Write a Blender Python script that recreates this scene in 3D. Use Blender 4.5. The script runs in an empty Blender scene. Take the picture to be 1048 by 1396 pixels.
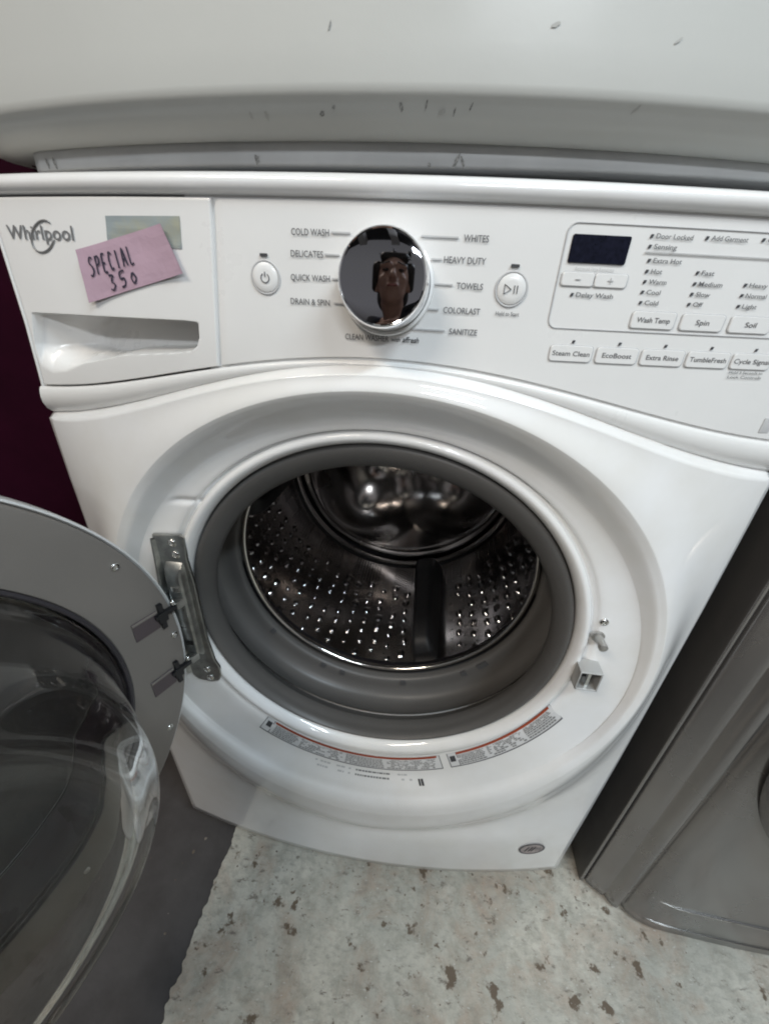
import bpy, bmesh, math, random
from mathutils import Vector, Matrix, noise
random.seed(7)
PI = math.pi
SC = bpy.context.scene
COL = SC.collection

# ------------------------------------------------------------------ camera
cd = bpy.data.cameras.new('camera'); cam = bpy.data.objects.new('camera', cd); COL.objects.link(cam)
SC.camera = cam
F = Vector((-0.0866, 0.8713, -0.4829)).normalized()
R0 = Vector((math.cos(-0.099), -math.sin(-0.099), 0)); F = Vector((math.sin(-0.099)*math.cos(.504), math.cos(-0.099)*math.cos(.504), -math.sin(.504)))
U0 = R0.cross(F); ro = 0.051
RR = R0*math.cos(ro)+U0*math.sin(ro); UU = -R0*math.sin(ro)+U0*math.cos(ro)
M = Matrix((( RR.x, UU.x, -F.x, 0.039), (RR.y, UU.y, -F.y, -0.363), (RR.z, UU.z, -F.z, 0.920), (0, 0, 0, 1)))
cam.matrix_world = M
cd.sensor_width = 36; cd.lens = 553.17/1396*36; cd.clip_start = 0.01; cd.clip_end = 60

# ------------------------------------------------------------------ world: dim indoor surroundings
W = bpy.data.worlds.new('World'); SC.world = W; W.use_nodes = True
nt = W.node_tree; nt.nodes.clear()
wo = nt.nodes.new('ShaderNodeOutputWorld'); bg = nt.nodes.new('ShaderNodeBackground')
tc = nt.nodes.new('ShaderNodeTexCoord'); sp = nt.nodes.new('ShaderNodeSeparateXYZ'); rp = nt.nodes.new('ShaderNodeValToRGB')
mr = nt.nodes.new('ShaderNodeMapRange'); mr.inputs[1].default_value = -1; mr.inputs[2].default_value = 1
nt.links.new(tc.outputs['Generated'], sp.inputs[0]); nt.links.new(sp.outputs[2], mr.inputs[0]); nt.links.new(mr.outputs[0], rp.inputs[0])
cr = rp.color_ramp; cr.elements[0].position = 0.0; cr.elements[0].color = (.30, .29, .28, 1); cr.elements[1].position = 1.0; cr.elements[1].color = (.20, .20, .21, 1)
for p, c in ((.47, (.20, .19, .19, 1)), (.55, (.42, .42, .44, 1)), (.66, (.38, .38, .39, 1)), (.82, (.18, .18, .19, 1))):
    e = cr.elements.new(p); e.color = c
nt.links.new(rp.outputs[0], bg.inputs[0]); bg.inputs[1].default_value = 0.60; nt.links.new(bg.outputs[0], wo.inputs[0])

# ------------------------------------------------------------------ lamps (ceiling strip lights of the shop)
def area(name, loc, target, sx, sy, power, col):
    l = bpy.data.lights.new(name, 'AREA'); l.shape = 'RECTANGLE'; l.size = sx; l.size_y = sy; l.energy = power; l.color = col
    o = bpy.data.objects.new(name, l); COL.objects.link(o); o.location = loc
    o.rotation_euler = (Vector(target)-Vector(loc)).to_track_quat('-Z', 'Y').to_euler()
    return o
area('ceiling_lamp', (1.30, -1.15, 2.75), (0.15, 0, .6), 1.2, 0.14, 46, (.78, .91, 1.0))
area('ceiling_lamp', (-1.15, -1.5, 2.75), (0, 0, .6), 1.2, 0.14, 38, (1.0, .90, .78))
area('ceiling_lamp', (0.9, -3.3, 2.55), (0, 0, .6), 1.2, 0.14, 50, (.90, .95, 1.0))
SC.view_settings.view_transform = 'Standard'; SC.view_settings.look = 'None'; SC.view_settings.gamma = 1
SC.view_settings.exposure = -0.04
SC.cycles.filter_width = 2.0
SC.cycles.max_bounces = 12; SC.cycles.transmission_bounces = 10; SC.cycles.glossy_bounces = 8
SC.cycles.sample_clamp_indirect = 4.0

# ------------------------------------------------------------------ materials
MATS = {}
def mat(name, col, rough=.5, metal=0., coat=0., coat_r=.05, noise_amt=0., nscale=8., bump=0., bscale=200., rvar=0., trans=0., ior=1.45, spec=.5, stretch=None, alt=None, emis=None):
    m = bpy.data.materials.new(name); m.use_nodes = True; MATS[name] = m
    t = m.node_tree; b = t.nodes['Principled BSDF']
    b.inputs['Base Color'].default_value = (*col, 1); b.inputs['Roughness'].default_value = rough; b.inputs['Metallic'].default_value = metal
    b.inputs['Coat Weight'].default_value = coat; b.inputs['Coat Roughness'].default_value = coat_r
    b.inputs['Transmission Weight'].default_value = trans; b.inputs['IOR'].default_value = ior
    b.inputs['Specular IOR Level'].default_value = spec
    tcn = t.nodes.new('ShaderNodeTexCoord'); src = tcn.outputs['Object']
    if stretch:
        mp = t.nodes.new('ShaderNodeMapping'); mp.inputs['Scale'].default_value = stretch; t.links.new(src, mp.inputs[0]); src = mp.outputs[0]
    if noise_amt or rvar:
        n = t.nodes.new('ShaderNodeTexNoise'); n.inputs['Scale'].default_value = nscale; n.inputs['Detail'].default_value = 6; n.inputs['Roughness'].default_value = .6
        t.links.new(src, n.inputs['Vector'])
        if noise_amt:
            mx = t.nodes.new('ShaderNodeMix'); mx.data_type = 'RGBA'
            a2 = alt or tuple(c*(1-noise_amt) for c in col)
            mx.inputs[6].default_value = (*col, 1); mx.inputs[7].default_value = (*a2, 1)
            r = t.nodes.new('ShaderNodeMapRange'); r.inputs[1].default_value = .4; r.inputs[2].default_value = .65
            t.links.new(n.outputs[0], r.inputs[0]); t.links.new(r.outputs[0], mx.inputs[0]); t.links.new(mx.outputs[2], b.inputs['Base Color'])
        if rvar:
            r = t.nodes.new('ShaderNodeMapRange'); r.inputs[1].default_value = .3; r.inputs[2].default_value = .7; r.inputs[3].default_value = max(0, rough-rvar); r.inputs[4].default_value = rough+rvar
            t.links.new(n.outputs[0], r.inputs[0]); t.links.new(r.outputs[0], b.inputs['Roughness'])
    if bump:
        n2 = t.nodes.new('ShaderNodeTexNoise'); n2.inputs['Scale'].default_value = bscale; n2.inputs['Detail'].default_value = 3
        t.links.new(src, n2.inputs['Vector'])
        bp = t.nodes.new('ShaderNodeBump'); bp.inputs['Strength'].default_value = bump; bp.inputs['Distance'].default_value = .001
        t.links.new(n2.outputs[0], bp.inputs['Height']); t.links.new(bp.outputs[0], b.inputs['Normal'])
    return m
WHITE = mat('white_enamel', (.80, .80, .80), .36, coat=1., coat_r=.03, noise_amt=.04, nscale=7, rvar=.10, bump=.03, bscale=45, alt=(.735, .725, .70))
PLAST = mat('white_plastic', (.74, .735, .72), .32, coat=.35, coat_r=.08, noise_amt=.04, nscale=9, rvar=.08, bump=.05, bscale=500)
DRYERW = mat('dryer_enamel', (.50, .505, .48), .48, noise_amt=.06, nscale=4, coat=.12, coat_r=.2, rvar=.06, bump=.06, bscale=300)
DRYERB = mat('dryer_base', (.50, .51, .51), .35, noise_amt=.15, nscale=12, rvar=.08)
GREYPL = mat('grey_plastic', (.225, .203, .183), .38, noise_amt=.06, nscale=6, rvar=.06, bump=.1, bscale=700)
SHELL = mat('shell_white', (.72, .72, .71), .3, coat=.4)
RUBBER = mat('gasket_rubber', (.095, .091, .087), .45, noise_amt=.15, nscale=7, rvar=.1, bump=.12, bscale=90)
RUBBER2 = mat('gasket_rubber_wet', (.075, .075, .077), .38, noise_amt=.2, nscale=9, rvar=.1)
STEEL = mat('drum_steel', (.64, .63, .64), .17, metal=1, noise_amt=.35, nscale=6, rvar=.06, alt=(.34, .31, .29))
CHROME = mat('chrome', (.85, .85, .86), .05, metal=1, rvar=.03, nscale=30)
RIMST = mat('rim_steel', (.75, .73, .70), .12, metal=1)
ZINC = mat('zinc_bracket', (.46, .47, .46), .34, metal=1, noise_amt=.35, nscale=60, rvar=.08)
SCREW = mat('screw_metal', (.7, .7, .68), .2, metal=1)
BAFM = mat('baffle_plastic', (.006, .006, .007), .55, rvar=.08)
BLACKP = mat('black_plastic', (.012, .012, .014), .35, rvar=.08)
DISP = mat('display_glass', (.004, .005, .012), .16, noise_amt=.5, nscale=300, alt=(.009, .010, .022), spec=.3)
HOLE = mat('hole_dark', (.004, .004, .004), .8)
INK = mat('grey_ink', (.11, .11, .115), .6)
INKL = mat('light_grey_ink', (.48, .48, .48), .6)
INKD = mat('dark_ink', (.05, .05, .055), .6)
SILV = mat('silver_ink', (.30, .30, .30), .3, metal=.6)
PINK = mat('pink_paper', (.45, .315, .385), .7, noise_amt=.1, nscale=15, bump=.2, bscale=300)
BLUEG = mat('faded_sticker', (.27, .31, .32), .6, noise_amt=.5, nscale=40, alt=(.33, .33, .25))
MARKER = mat('marker_ink', (.035, .03, .05), .6)
ORANGE = mat('warning_orange', (.33, .050, .015), .6, noise_amt=.4, nscale=700, alt=(.24, .06, .03))
LABEL = mat('label_paper', (.62, .62, .62), .5)
LABELG = mat('label_microprint', (.20, .20, .20), .6)
BADGE = mat('badge_film', (.42, .36, .36), .35, metal=.3, noise_amt=.3, nscale=200)
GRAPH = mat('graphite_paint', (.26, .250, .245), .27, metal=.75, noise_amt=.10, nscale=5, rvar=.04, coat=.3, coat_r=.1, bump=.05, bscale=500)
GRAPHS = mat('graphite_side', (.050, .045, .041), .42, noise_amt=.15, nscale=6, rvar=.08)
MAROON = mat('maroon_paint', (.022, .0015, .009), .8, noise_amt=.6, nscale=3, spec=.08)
SCUFF = mat('scuff_mark', (.17, .17, .165), .7, noise_amt=.6, nscale=900, alt=(.42, .42, .40))
SCUFL = mat('faint_scuff', (.42, .42, .40), .7)
# smoky bowl glass
GLASS = mat('bowl_glass', (.95, .95, .93), .02, trans=1., ior=1.46, rvar=.012, nscale=5)
# floor paint (cream, stained, chipped) and bare concrete
def floor_mats():
    m = bpy.data.materials.new('cream_floor_paint'); m.use_nodes = True; t = m.node_tree; b = t.nodes['Principled BSDF']
    N = t.nodes.new; L = t.links.new
    tcn = N('ShaderNodeTexCoord')
    mp = N('ShaderNodeMapping'); mp.inputs['Rotation'].default_value = (0, 0, math.radians(-35)); mp.inputs['Scale'].default_value = (1, 2.0, 1); L(tcn.outputs['Object'], mp.inputs[0])
    def noise_n(sc, det, ro, src=None, dist=0.):
        n = N('ShaderNodeTexNoise'); n.inputs['Scale'].default_value = sc; n.inputs['Detail'].default_value = det; n.inputs['Roughness'].default_value = ro; n.inputs['Distortion'].default_value = dist
        L((src or tcn.outputs['Object']), n.inputs['Vector']); return n.outputs[0]
    def rng(s, a, c, d=0., e=1.):
        r = N('ShaderNodeMapRange'); r.inputs[1].default_value = a; r.inputs[2].default_value = c; r.inputs[3].default_value = d; r.inputs[4].default_value = e; L(s, r.inputs[0]); return r.outputs[0]
    def mix(fac, A, B):
        x = N('ShaderNodeMix'); x.data_type = 'RGBA'; L(fac, x.inputs[0])
        for i, v in ((6, A), (7, B)):
            if isinstance(v, tuple): x.inputs[i].default_value = (*v, 1)
            else: L(v, x.inputs[i])
        return x.outputs[2]
    c = mix(rng(noise_n(6, 6, .65), .40, .62), (.59, .565, .49), (.42, .415, .365))
    c = mix(rng(noise_n(13, 6, .7, dist=.5), .47, .66, 0, .8), c, (.40, .31, .24))
    c = mix(rng(noise_n(33, 8, .75, dist=.3), .46, .66, 0, .65), c, (.28, .27, .225))
    c = mix(rng(noise_n(60, 6, .7, mp.outputs[0]), .50, .70, 0, .55), c, (.22, .21, .185))
    c = mix(rng(noise_n(44, 5, .7, mp.outputs[0], .3), .59, .67, 0, .85), c, (.17, .145, .12))
    c = mix(rng(noise_n(25, 6, .62, dist=.2), .605, .64, 0, .95), c, (.12, .085, .055))
    c = mix(rng(noise_n(130, 2, .5, mp.outputs[0]), .66, .72, 0, .8), c, (.58, .57, .53))
    L(c, b.inputs['Base Color']); b.inputs['Roughness'].default_value = .55
    bp = N('ShaderNodeBump'); bp.inputs['Strength'].default_value = .5; bp.inputs['Distance'].default_value = .0015
    L(noise_n(90, 6, .7, mp.outputs[0]), bp.inputs['Height']); L(bp.outputs[0], b.inputs['Normal'])
    return m
CREAM = floor_mats()
SLATE = mat('bare_concrete', (.085, .080, .080), .5, noise_amt=.35, nscale=9, alt=(.055, .050, .050), rvar=.12, bump=.4, bscale=120)

# ------------------------------------------------------------------ helpers
def link(name, me, m=None, parent=None, smooth=True):
    o = bpy.data.objects.new(name, me); COL.objects.link(o)
    if m: me.materials.append(m)
    if parent is not None: o.parent = parent
    if smooth: me.shade_smooth()
    return o
def mesh(name, V, Fc, m, parent=None, smooth=True, autosm=None):
    me = bpy.data.meshes.new(name); me.from_pydata([tuple(v) for v in V], [], Fc); me.validate()
    bm = bmesh.new(); bm.from_mesh(me); bmesh.ops.recalc_face_normals(bm, faces=bm.faces)
    if autosm:
        bmesh.ops.split_edges(bm, edges=[e for e in bm.edges if len(e.link_faces) == 2 and e.calc_face_angle(0) > math.radians(autosm)])
    bm.to_mesh(me); bm.free()
    return link(name, me, m, parent, smooth)
def thing(name, label, cat, loc=(0, 0, 0), group=None):
    o = bpy.data.objects.new(name, None); COL.objects.link(o); o.empty_display_size = .05
    o['label'] = label; o['category'] = cat
    if group: o['group'] = group
    return o
def tag(o, label, cat): o['label'] = label; o['category'] = cat; return o
def box(name, lo, hi, m, parent=None, bev=.0, seg=2):
    bm = bmesh.new(); bmesh.ops.create_cube(bm, size=1)
    for v in bm.verts: v.co = Vector([lo[i]+(v.co[i]+.5)*(hi[i]-lo[i]) for i in range(3)])
    if bev: bmesh.ops.bevel(bm, geom=list(bm.edges), offset=bev, segments=seg, affect='EDGES', profile=.5)
    me = bpy.data.meshes.new(name); bm.to_mesh(me); bm.free()
    return link(name, me, m, parent, smooth=False)
def lathe(name, prof, m, parent=None, c=(0, 0, 0), axis=(0, -1, 0), up=(0, 0, 1), n=96, close=False, autosm=40, wob=None):
    """revolve (r,h) around axis through c; h measured along axis"""
    ax = Vector(axis).normalized(); u = Vector(up); u = (u-ax*u.dot(ax)).normalized(); w = ax.cross(u); c = Vector(c)
    V = []; Fc = []
    for (r, h) in prof:
        for i in range(n):
            a = 2*PI*i/n; V.append(c+ax*h+(u*math.cos(a)+w*math.sin(a))*max(r, 0))
    k = len(prof)
    for j in range(k if close else k-1):
        for i in range(n):
            a0 = j*n+i; a1 = j*n+(i+1) % n; b0 = ((j+1) % k)*n+i; b1 = ((j+1) % k)*n+(i+1) % n
            Fc.append((a0, a1, b1, b0))
    o = mesh(name, V, Fc, m, parent, True, None)
    bm = bmesh.new(); bm.from_mesh(o.data); bmesh.ops.remove_doubles(bm, verts=bm.verts, dist=1e-6); bmesh.ops.recalc_face_normals(bm, faces=bm.faces)
    if autosm: bmesh.ops.split_edges(bm, edges=[e for e in bm.edges if len(e.link_faces) == 2 and e.calc_face_angle(0) > math.radians(autosm)])
    bm.to_mesh(o.data); bm.free(); o.data.shade_smooth()
    return o
def crom(pts, k):
    out = []; n = len(pts)
    for i in range(n-1):
        p0 = pts[max(i-1, 0)]; p1 = pts[i]; p2 = pts[i+1]; p3 = pts[min(i+2, n-1)]
        for j in range(k):
            t = j/k
            out.append(tuple(.5*((2*b)+(-a+c)*t+(2*a-5*b+4*c-d)*t*t+(-a+3*b-3*c+d)*t**3) for a, b, c, d in zip(p0, p1, p2, p3)))
    out.append(tuple(pts[-1])); return out
def interp(tab, v):
    if v <= tab[0][0]: return tab[0][1]
    for (a, x), (b, y) in zip(tab, tab[1:]):
        if v <= b: return x+(y-x)*(v-a)/(b-a)
    return tab[-1][1]
def sm(a, b, x):
    t = min(1, max(0, (x-a)/(b-a))); return t*t*(3-2*t)
def tube(name, pts, r, m, parent=None, n=8, closed=False, flat=1.):
    pts = [Vector(p) for p in pts]; V = []; Fc = []; k = len(pts)
    for i, p in enumerate(pts):
        d = (pts[(i+1) % k if closed else min(i+1, k-1)]-pts[(i-1) if closed else max(i-1, 0)]).normalized()
        u = d.cross(Vector((0, 1, 0))); u = u.normalized() if u.length > 1e-4 else Vector((1, 0, 0)); w = d.cross(u)
        for j in range(n):
            a = 2*PI*j/n; V.append(p+(u*math.cos(a)+w*math.sin(a)*flat)*r)
    for i in range(k if closed else k-1):
        for j in range(n):
            Fc.append((i*n+j, i*n+(j+1) % n, ((i+1) % k)*n+(j+1) % n, ((i+1) % k)*n+j))
    if not closed: Fc += [tuple(range(n)), tuple(range((k-1)*n, k*n))]
    return mesh(name, V, Fc, m, parent)

# ------------------------------------------------------------------ ceiling seen in the dial
o = box('ceiling', (-4, -4.2, 2.98), (4, 3, 3.06), mat('ceiling_paint', (.045, .045, .05), .8)); o['kind'] = 'structure'; o['label'] = 'dim grey shop ceiling'
CBM = mat('beam_paint', (.55, .55, .54), .6)
for i, x in enumerate((-2.2, -1.25, -.35)):
    o = box('ceiling_beam', (x, -4.1, 2.80), (x+.22, 2.9, 2.978), CBM, None, .004); o['kind'] = 'structure'
# ------------------------------------------------------------------ floor
o = mesh('floor', [(-4, -4, -.003), (4, -4, -.003), (4, 3, -.003), (-4, 3, -.003)], [(0, 1, 2, 3)], SLATE, smooth=False)
o['kind'] = 'structure'; o['label'] = 'bare dark grey concrete floor'
# coat of cream paint with a ragged left edge
V = []; n = 1400
for i in range(n+1):
    y = -2.4+4.4*i/n
    x = -.252+.005*(noise.noise((y*7, 1.3, 0))) + .005*noise.noise((y*38, 5.1, 0)) + .005*noise.noise((y*110, 9.1, 0))
    V.append((x, y, 0))
top = [(v[0], v[1], 0) for v in V]; R_ = [(3.5, v[1], 0) for v in V]; low = [(v[0]-.0012, v[1], -.003) for v in V]
VV = top+R_+low; Fc = []
for i in range(n):
    Fc.append((i, n+1+i, n+2+i, i+1)); Fc.append((i, i+1, 2*(n+1)+i+1, 2*(n+1)+i))
o = mesh('floor_paint', VV, Fc, CREAM, smooth=False); o['kind'] = 'structure'; o['label'] = 'worn cream floor paint with rust brown chips'

# ------------------------------------------------------------------ white washing machine
WM = thing('washing_machine', 'white front loading washing machine with its round door swung open, mirrored dial on top', 'washing machine')
ZC0 = .54
def edgeL(z): return interp([(.03, -.336), (.3, -.346), (.66, -.352), (.72, -.352), (.80, -.347), (.83, -.343), (.877, -.337), (.936, -.334), (.98, -.332)], z)
def edgeR(z): return interp([(.03, .341), (.363, .346), (.638, .346), (.777, .343), (.98, .343)], z)
def wave(x): return math.cos(PI*x/.76)**2 if abs(x) < .38 else 0
def z_body(x): return .787+.075*wave(x)
def z_seam(x): return .820+.0515*wave(x)
def ycons(x): return .003-.040*(1-(x/.343)**2)
def S(x, z):
    A = .038+(.052-.038)*sm(.15, .8, z)
    pw = 2+1.6*sm(.06, .40, z)*(1-sm(.70, .84, z))
    return .003-A*(1-min(1.05, abs(x)/.345)**pw)
# front panel rings: zc, rt, rb, rx, y_top, y_side, y_bot
ST = [
 (.577, .2235, .2235, .2235, .030, .030, .030),
 (.577, .2205, .2205, .2205, .008, .008, .008),
 (.577, .2192, .2192, .2192, -.011, -.011, -.011),
 (.577, .2215, .2215, .2215, -.019, -.019, -.019),
 (.5765, .2265, .2265, .2265, -.0235, -.0235, -.0245),
 (.576, .2315, .232, .2315, -.0225, -.0225, -.0255),
 (.576, .2345, .236, .2345, -.0160, -.0160, -.0255),
 (.575, .238, .240, .238, -.0165, -.0165, -.0262),
 (.569, .2425, .2445, .2455, -.0215, -.0195, -.0285),
 (.553, .260, .2465, .269, -.0235, -.0195, -.0335),
 (.530, .288, .240, .2915, -.0250, -.0200, -.0420),
 (.531, .2935, .251, .2945, -.0285, -.0215, -.0468),
 (.537, .3020, .265, .3005, -.0430, -.0270, -.0525),
 (.540, .3065, .278, .3050, -.0495, -.0280, -.0565),
 (.540, .3105, .291, .3090, -.0520, -.0285, -.0585),
]
NS = len(ST)
FINE = crom(ST, 6); 
def stat(s):
    f = min(max(s*6, 0), len(FINE)-1); i = int(f); t = f-i; a = FINE[i]; b = FINE[min(i+1, len(FINE)-1)]
    return [p+(q-p)*t for p, q in zip(a, b)]
def groove(x, z, y, s):
    # moulded step on the hinge side of the dish
    if -.232 < x < -.182 and z > .6:
        y += .0028*math.exp(-((z-.7205)/.0035)**2)*sm(-.232, -.222, x)*(1-sm(-.19, -.182, x))*(1-sm(9.0, 10.0, s))
    return y
def PT(th, s):
    zc, rt, rb, rx, yt, ys, yb = stat(s)
    c, si = math.cos(th), math.sin(th)
    r = rt if si > 0 else rb
    y = ys+((yt if si > 0 else yb)-ys)*si*si
    x, z = rx*c, zc+r*si
    return Vector((x, groove(x, z, y, s), z))
def boundary(th):
    c, si = math.cos(th), math.sin(th)
    lo, hi = .05, .7
    for _ in range(40):
        m_ = (lo+hi)/2; x = m_*c; z = ZC0+m_*si
        ins = z > .03 and z < z_body(x) and edgeL(z) < x < edgeR(z)
        if ins: lo = m_
        else: hi = m_
    return lo*c, ZC0+lo*si
NT = 720
ths = [2*PI*i/NT for i in range(NT)]
for cx, cz in ((edgeL(.03), .03), (edgeR(.03), .03), (-.3475, .7915), (.3432, .7915)):
    a = math.atan2(cz-ZC0, cx) % (2*PI); k = min(range(NT), key=lambda i: abs(ths[i]-a)); ths[k] = a
V = []; Fc = []
rows = []
for s in range((NS-1)*6+1):
    rows.append([PT(t, s/6) for t in ths])
rim = rows[-1]; B = [boundary(t) for t in ths]
OUTN = 26
for k in range(1, OUTN+1):
    t = k/OUTN; t = t**1.25 if k < OUTN else 1
    row = []
    for p, b, th in zip(rim, B, ths):
        x = p.x+(b[0]-p.x)*t; z = p.z+(b[1]-p.z)*t
        d = math.hypot(x-p.x, z-p.z)
        w = .085+.020*max(0, -math.sin(th)); w = w*(1-.25*abs(math.cos(th)))
        low = max(0, -math.sin(th))**2
        bump = (p.y-S(p.x, p.z))*(1-sm(.32*w*low, w, d))*(1-sm(.0, 1.0, t)*(1-low))
        row.append(Vector((x, S(x, z)+bump, z)))
    rows.append(row)
# rolled outer edge
last = rows[-1]
for (ins, back) in ((.0006, .0012), (.0020, .0032), (.0036, .0070), (.004, .022)):
    row = []
    for p, th in zip(last, ths):
        x, z = p.x, p.z
        topm = 1 if (z > z_body(x)-.002) else 0
        if topm: x2 = x; z2 = z - ins*(-1.6); y2 = p.y+back*1.6
        else:
            dx = -ins if p.x > 0 and p.x > edgeR(z)-.002 else (ins if p.x < edgeL(z)+.002 else 0)
            dz = ins if z < .033 else 0
            x2 = x+dx; z2 = z+dz; y2 = p.y+back
        row.append(Vector((x2, y2, z2)))
    rows.append(row)
V = [p for r in rows for p in r]
for j in range(len(rows)-1):
    for i in range(NT):
        a = j*NT+i; b = j*NT+(i+1) % NT
        Fc.append((a, b, b+NT, a+NT))
fp = mesh('front_panel', V, Fc, WHITE, WM)
# cabinet behind
for nm_, lo_, hi_ in (('side_panel', (-.334, .020, .03), (-.330, .756, .964)), ('side_panel', (.332, .020, .03), (.336, .756, .964)), ('back_panel', (-.3295, .752, .031), (.3315, .756, .963)), ('base_panel', (-.3295, .020, .031), (.3315, .7515, .035))):
    box(nm_, lo_, hi_, WHITE, WM)
for fx in (-.29, .29):
    for fy in (.07, .70):
        lathe('foot', [(0, 0), (.022, 0), (.022, .010), (.010, .014), (.010, .035), (0, .035)], BLACKP, WM, c=(fx, fy, .0005), axis=(0, 0, 1), up=(1, 0, 0), n=20)

# --- console: generic curved strip builder (heightfield over x,z between two curves)
def strip(name, xs, zlo, zhi, nz, yf, m, back=.012, parent=WM, edge=.0012):
    """front skin with softened edges and returns going back"""
    V = []; nx = len(xs)
    fr = [0, 0, .0] ; rows_ = []
    zz = [i/nz for i in range(nz+1)]
    def row(fz, dy, inset):
        r = []
        for i, x in enumerate(xs):
            lo, hi = zlo(x)+inset, zhi(x)-inset
            z = lo+(hi-lo)*fz
            xx = x+inset*(1 if i == 0 else 0)-inset*(1 if i == nx-1 else 0)
            ddy = dy + (edge if i in (0, nx-1) else 0)
            r.append((xx, yf(xx, z)+ddy, z))
        return r
    rows_.append(row(0, back, 0)); rows_.append(row(0, edge*1.2, 0))
    for f_ in zz: rows_.append(row(f_, 0 if 0 < f_ < 1 else edge*.15, edge*.5))
    rows_.append(row(1, edge*1.2, 0)); rows_.append(row(1, back, 0))
    # side returns
    for r in rows_:
        a = r[0]; b = r[-1]
        r.insert(0, (a[0]-edge*.4, a[1]+back, a[2])); r.append((b[0]+edge*.4, b[1]+back, b[2]))
    nn = nx+2
    V = [p for r in rows_ for p in r]; Fc = []
    for j in range(len(rows_)-1):
        for i in range(nn-1):
            Fc.append((j*nn+i, j*nn+i+1, (j+1)*nn+i+1, (j+1)*nn+i))
    return mesh(name, V, Fc, m, parent, True, 50)
def lin(a, b, n): return [a+(b-a)*i/n for i in range(n+1)]
XD = -.1297
def xdiv(z): return -.1361+(.0128)*(z-.8587)/(.1109)
# control fascia (right) – sheared left edge handled through x remap
def fascia():
    V = []; nz = 36; nx = 130; rows_ = []
    def row(fz, dy, ins):
        r = []
        for i in range(nx+1):
            f_ = i/nx; z = .9; x = 0
            xr = .3435-ins
            # iterate for curve ends
            for _ in range(3):
                x = xdiv(z)+.0006+ins+(xr-xdiv(z)-.0006-ins)*f_
                lo = z_seam(x)+.0008+ins; hi = .9692-ins
                z = lo+(hi-lo)*fz
            r.append((x, ycons(x)+dy+(.0008 if i in (0, nx) else 0), z))
        a, b = r[0], r[-1]
        r.insert(0, (a[0], a[1]+.012, a[2])); r.append((b[0]+.0004, b[1]+.012, b[2])); return r
    rows_.append(row(0, .012, 0)); rows_.append(row(0, .0010, 0))
    for k in range(nz+1): rows_.append(row(k/nz, 0, .0006))
    rows_.append(row(1, .0010, 0)); rows_.append(row(1, .012, 0))
    nn = nx+3; V = [p for r in rows_ for p in r]
    Fc = [(j*nn+i, j*nn+i+1, (j+1)*nn+i+1, (j+1)*nn+i) for j in range(len(rows_)-1) for i in range(nn-1)]
    return mesh('control_fascia', V, Fc, PLAST, WM, True, 50)
FASC = fascia()
# backing so joints read dark
strip('console_frame', lin(-.1475, .344, 60), lambda x: z_seam(x)-.02, lambda x: .975, 4, lambda x, z: ycons(x)+.0022, PLAST, back=.05)
# dispenser drawer front with scooped handle
POC_T = [(-.322, .8872), (-.294, .8880), (-.160, .8905), (-.150, .8900)]
POC_B = [(-.332, .838), (-.318, .8345), (-.300, .838), (-.275, .848), (-.228, .8590), (-.175, .8645), (-.160, .8672), (-.1545, .8710), (-.151, .878), (-.1503, .885)]
def poc_left(z): return interp([(.834, -.334), (.86, -.331), (.887, -.3205)], z)
def pocket(x, z):
    """depth of hand pocket"""
    xl = poc_left(z)
    if x < xl or x > -.1503: return 0
    zt = interp(POC_T, x); zb = interp(POC_B, x)
    if z > zt or z < zb: return 0
    soft = .0030+.022*(1-sm(-.315, -.25, x))
    d = .052*(sm(0, 1, (z-zb)/soft)*.72+.28*sm(0, 1, (z-zb)/max(1e-4, (zt-zb)*.9)))
    d *= sm(0, .0022, zt-z)
    d *= sm(0, .055, x-xl)*.85+.15*sm(0, .004, x-xl)
    rad = .016
    d *= math.sqrt(max(0, 1-(1-min(1, (-.1503-x)/rad))**2))
    return d
def drawer():
    nz = 150; nx = 190; rows_ = []
    def row(fz, dy, ins):
        r = []
        for i in range(nx+1):
            f_ = i/nx; z = .9
            for _ in range(3):
                xl = edgeL(z)+.006+ins; xr = xdiv(z)-.0006-ins
                x = xl+(xr-xl)*f_
                lo = z_seam(x)+.0008+ins; hi = .9692-ins
                zt = interp(POC_T, x); z = (lo+(zt-.0026-lo)*fz/.60) if fz < .60 else ((zt-.0026+.0028*(fz-.60)/.08) if fz < .68 else (zt+.0002+(hi-zt-.0002)*(fz-.68)/.32))
            r.append((x, ycons(x)-.0008+dy+pocket(x, z)+(.0008 if i in (0, nx) else 0), z))
        a, b = r[0], r[-1]
        r.insert(0, (a[0], a[1]+.012, a[2])); r.append((b[0], b[1]+.012, b[2])); return r
    rows_.append(row(0, .012, 0)); rows_.append(row(0, .0010, 0))
    for k in range(nz+1): rows_.append(row(k/nz, 0, .0006))
    rows_.append(row(1, .0010, 0)); rows_.append(row(1, .012, 0))
    nn = nx+3; V = [p for r in rows_ for p in r]
    Fc = [(j*nn+i, j*nn+i+1, (j+1)*nn+i+1, (j+1)*nn+i) for j in range(len(rows_)-1) for i in range(nn-1)]
    return mesh('dispenser_drawer', V, Fc, PLAST, WM, True, 60)
DRAW = drawer()
# thin console side border left of the drawer
V = []; Fc = []
zs = lin(.8165, .9705, 40)
for z in zs:
    x = edgeL(z)
    for dx, dy in ((.0068, .006), (.0052, .0006), (.0040, -.0004), (.0016, .0004), (.0002, .0030), (0, .03)):
        V.append((x+dx, ycons(x+dx)-.0004+dy, z))
for j in range(len(zs)-1):
    for i in range(5): Fc.append((j*6+i, j*6+i+1, (j+1)*6+i+1, (j+1)*6+i))
mesh('console_border', V, Fc, PLAST, WM)
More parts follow.
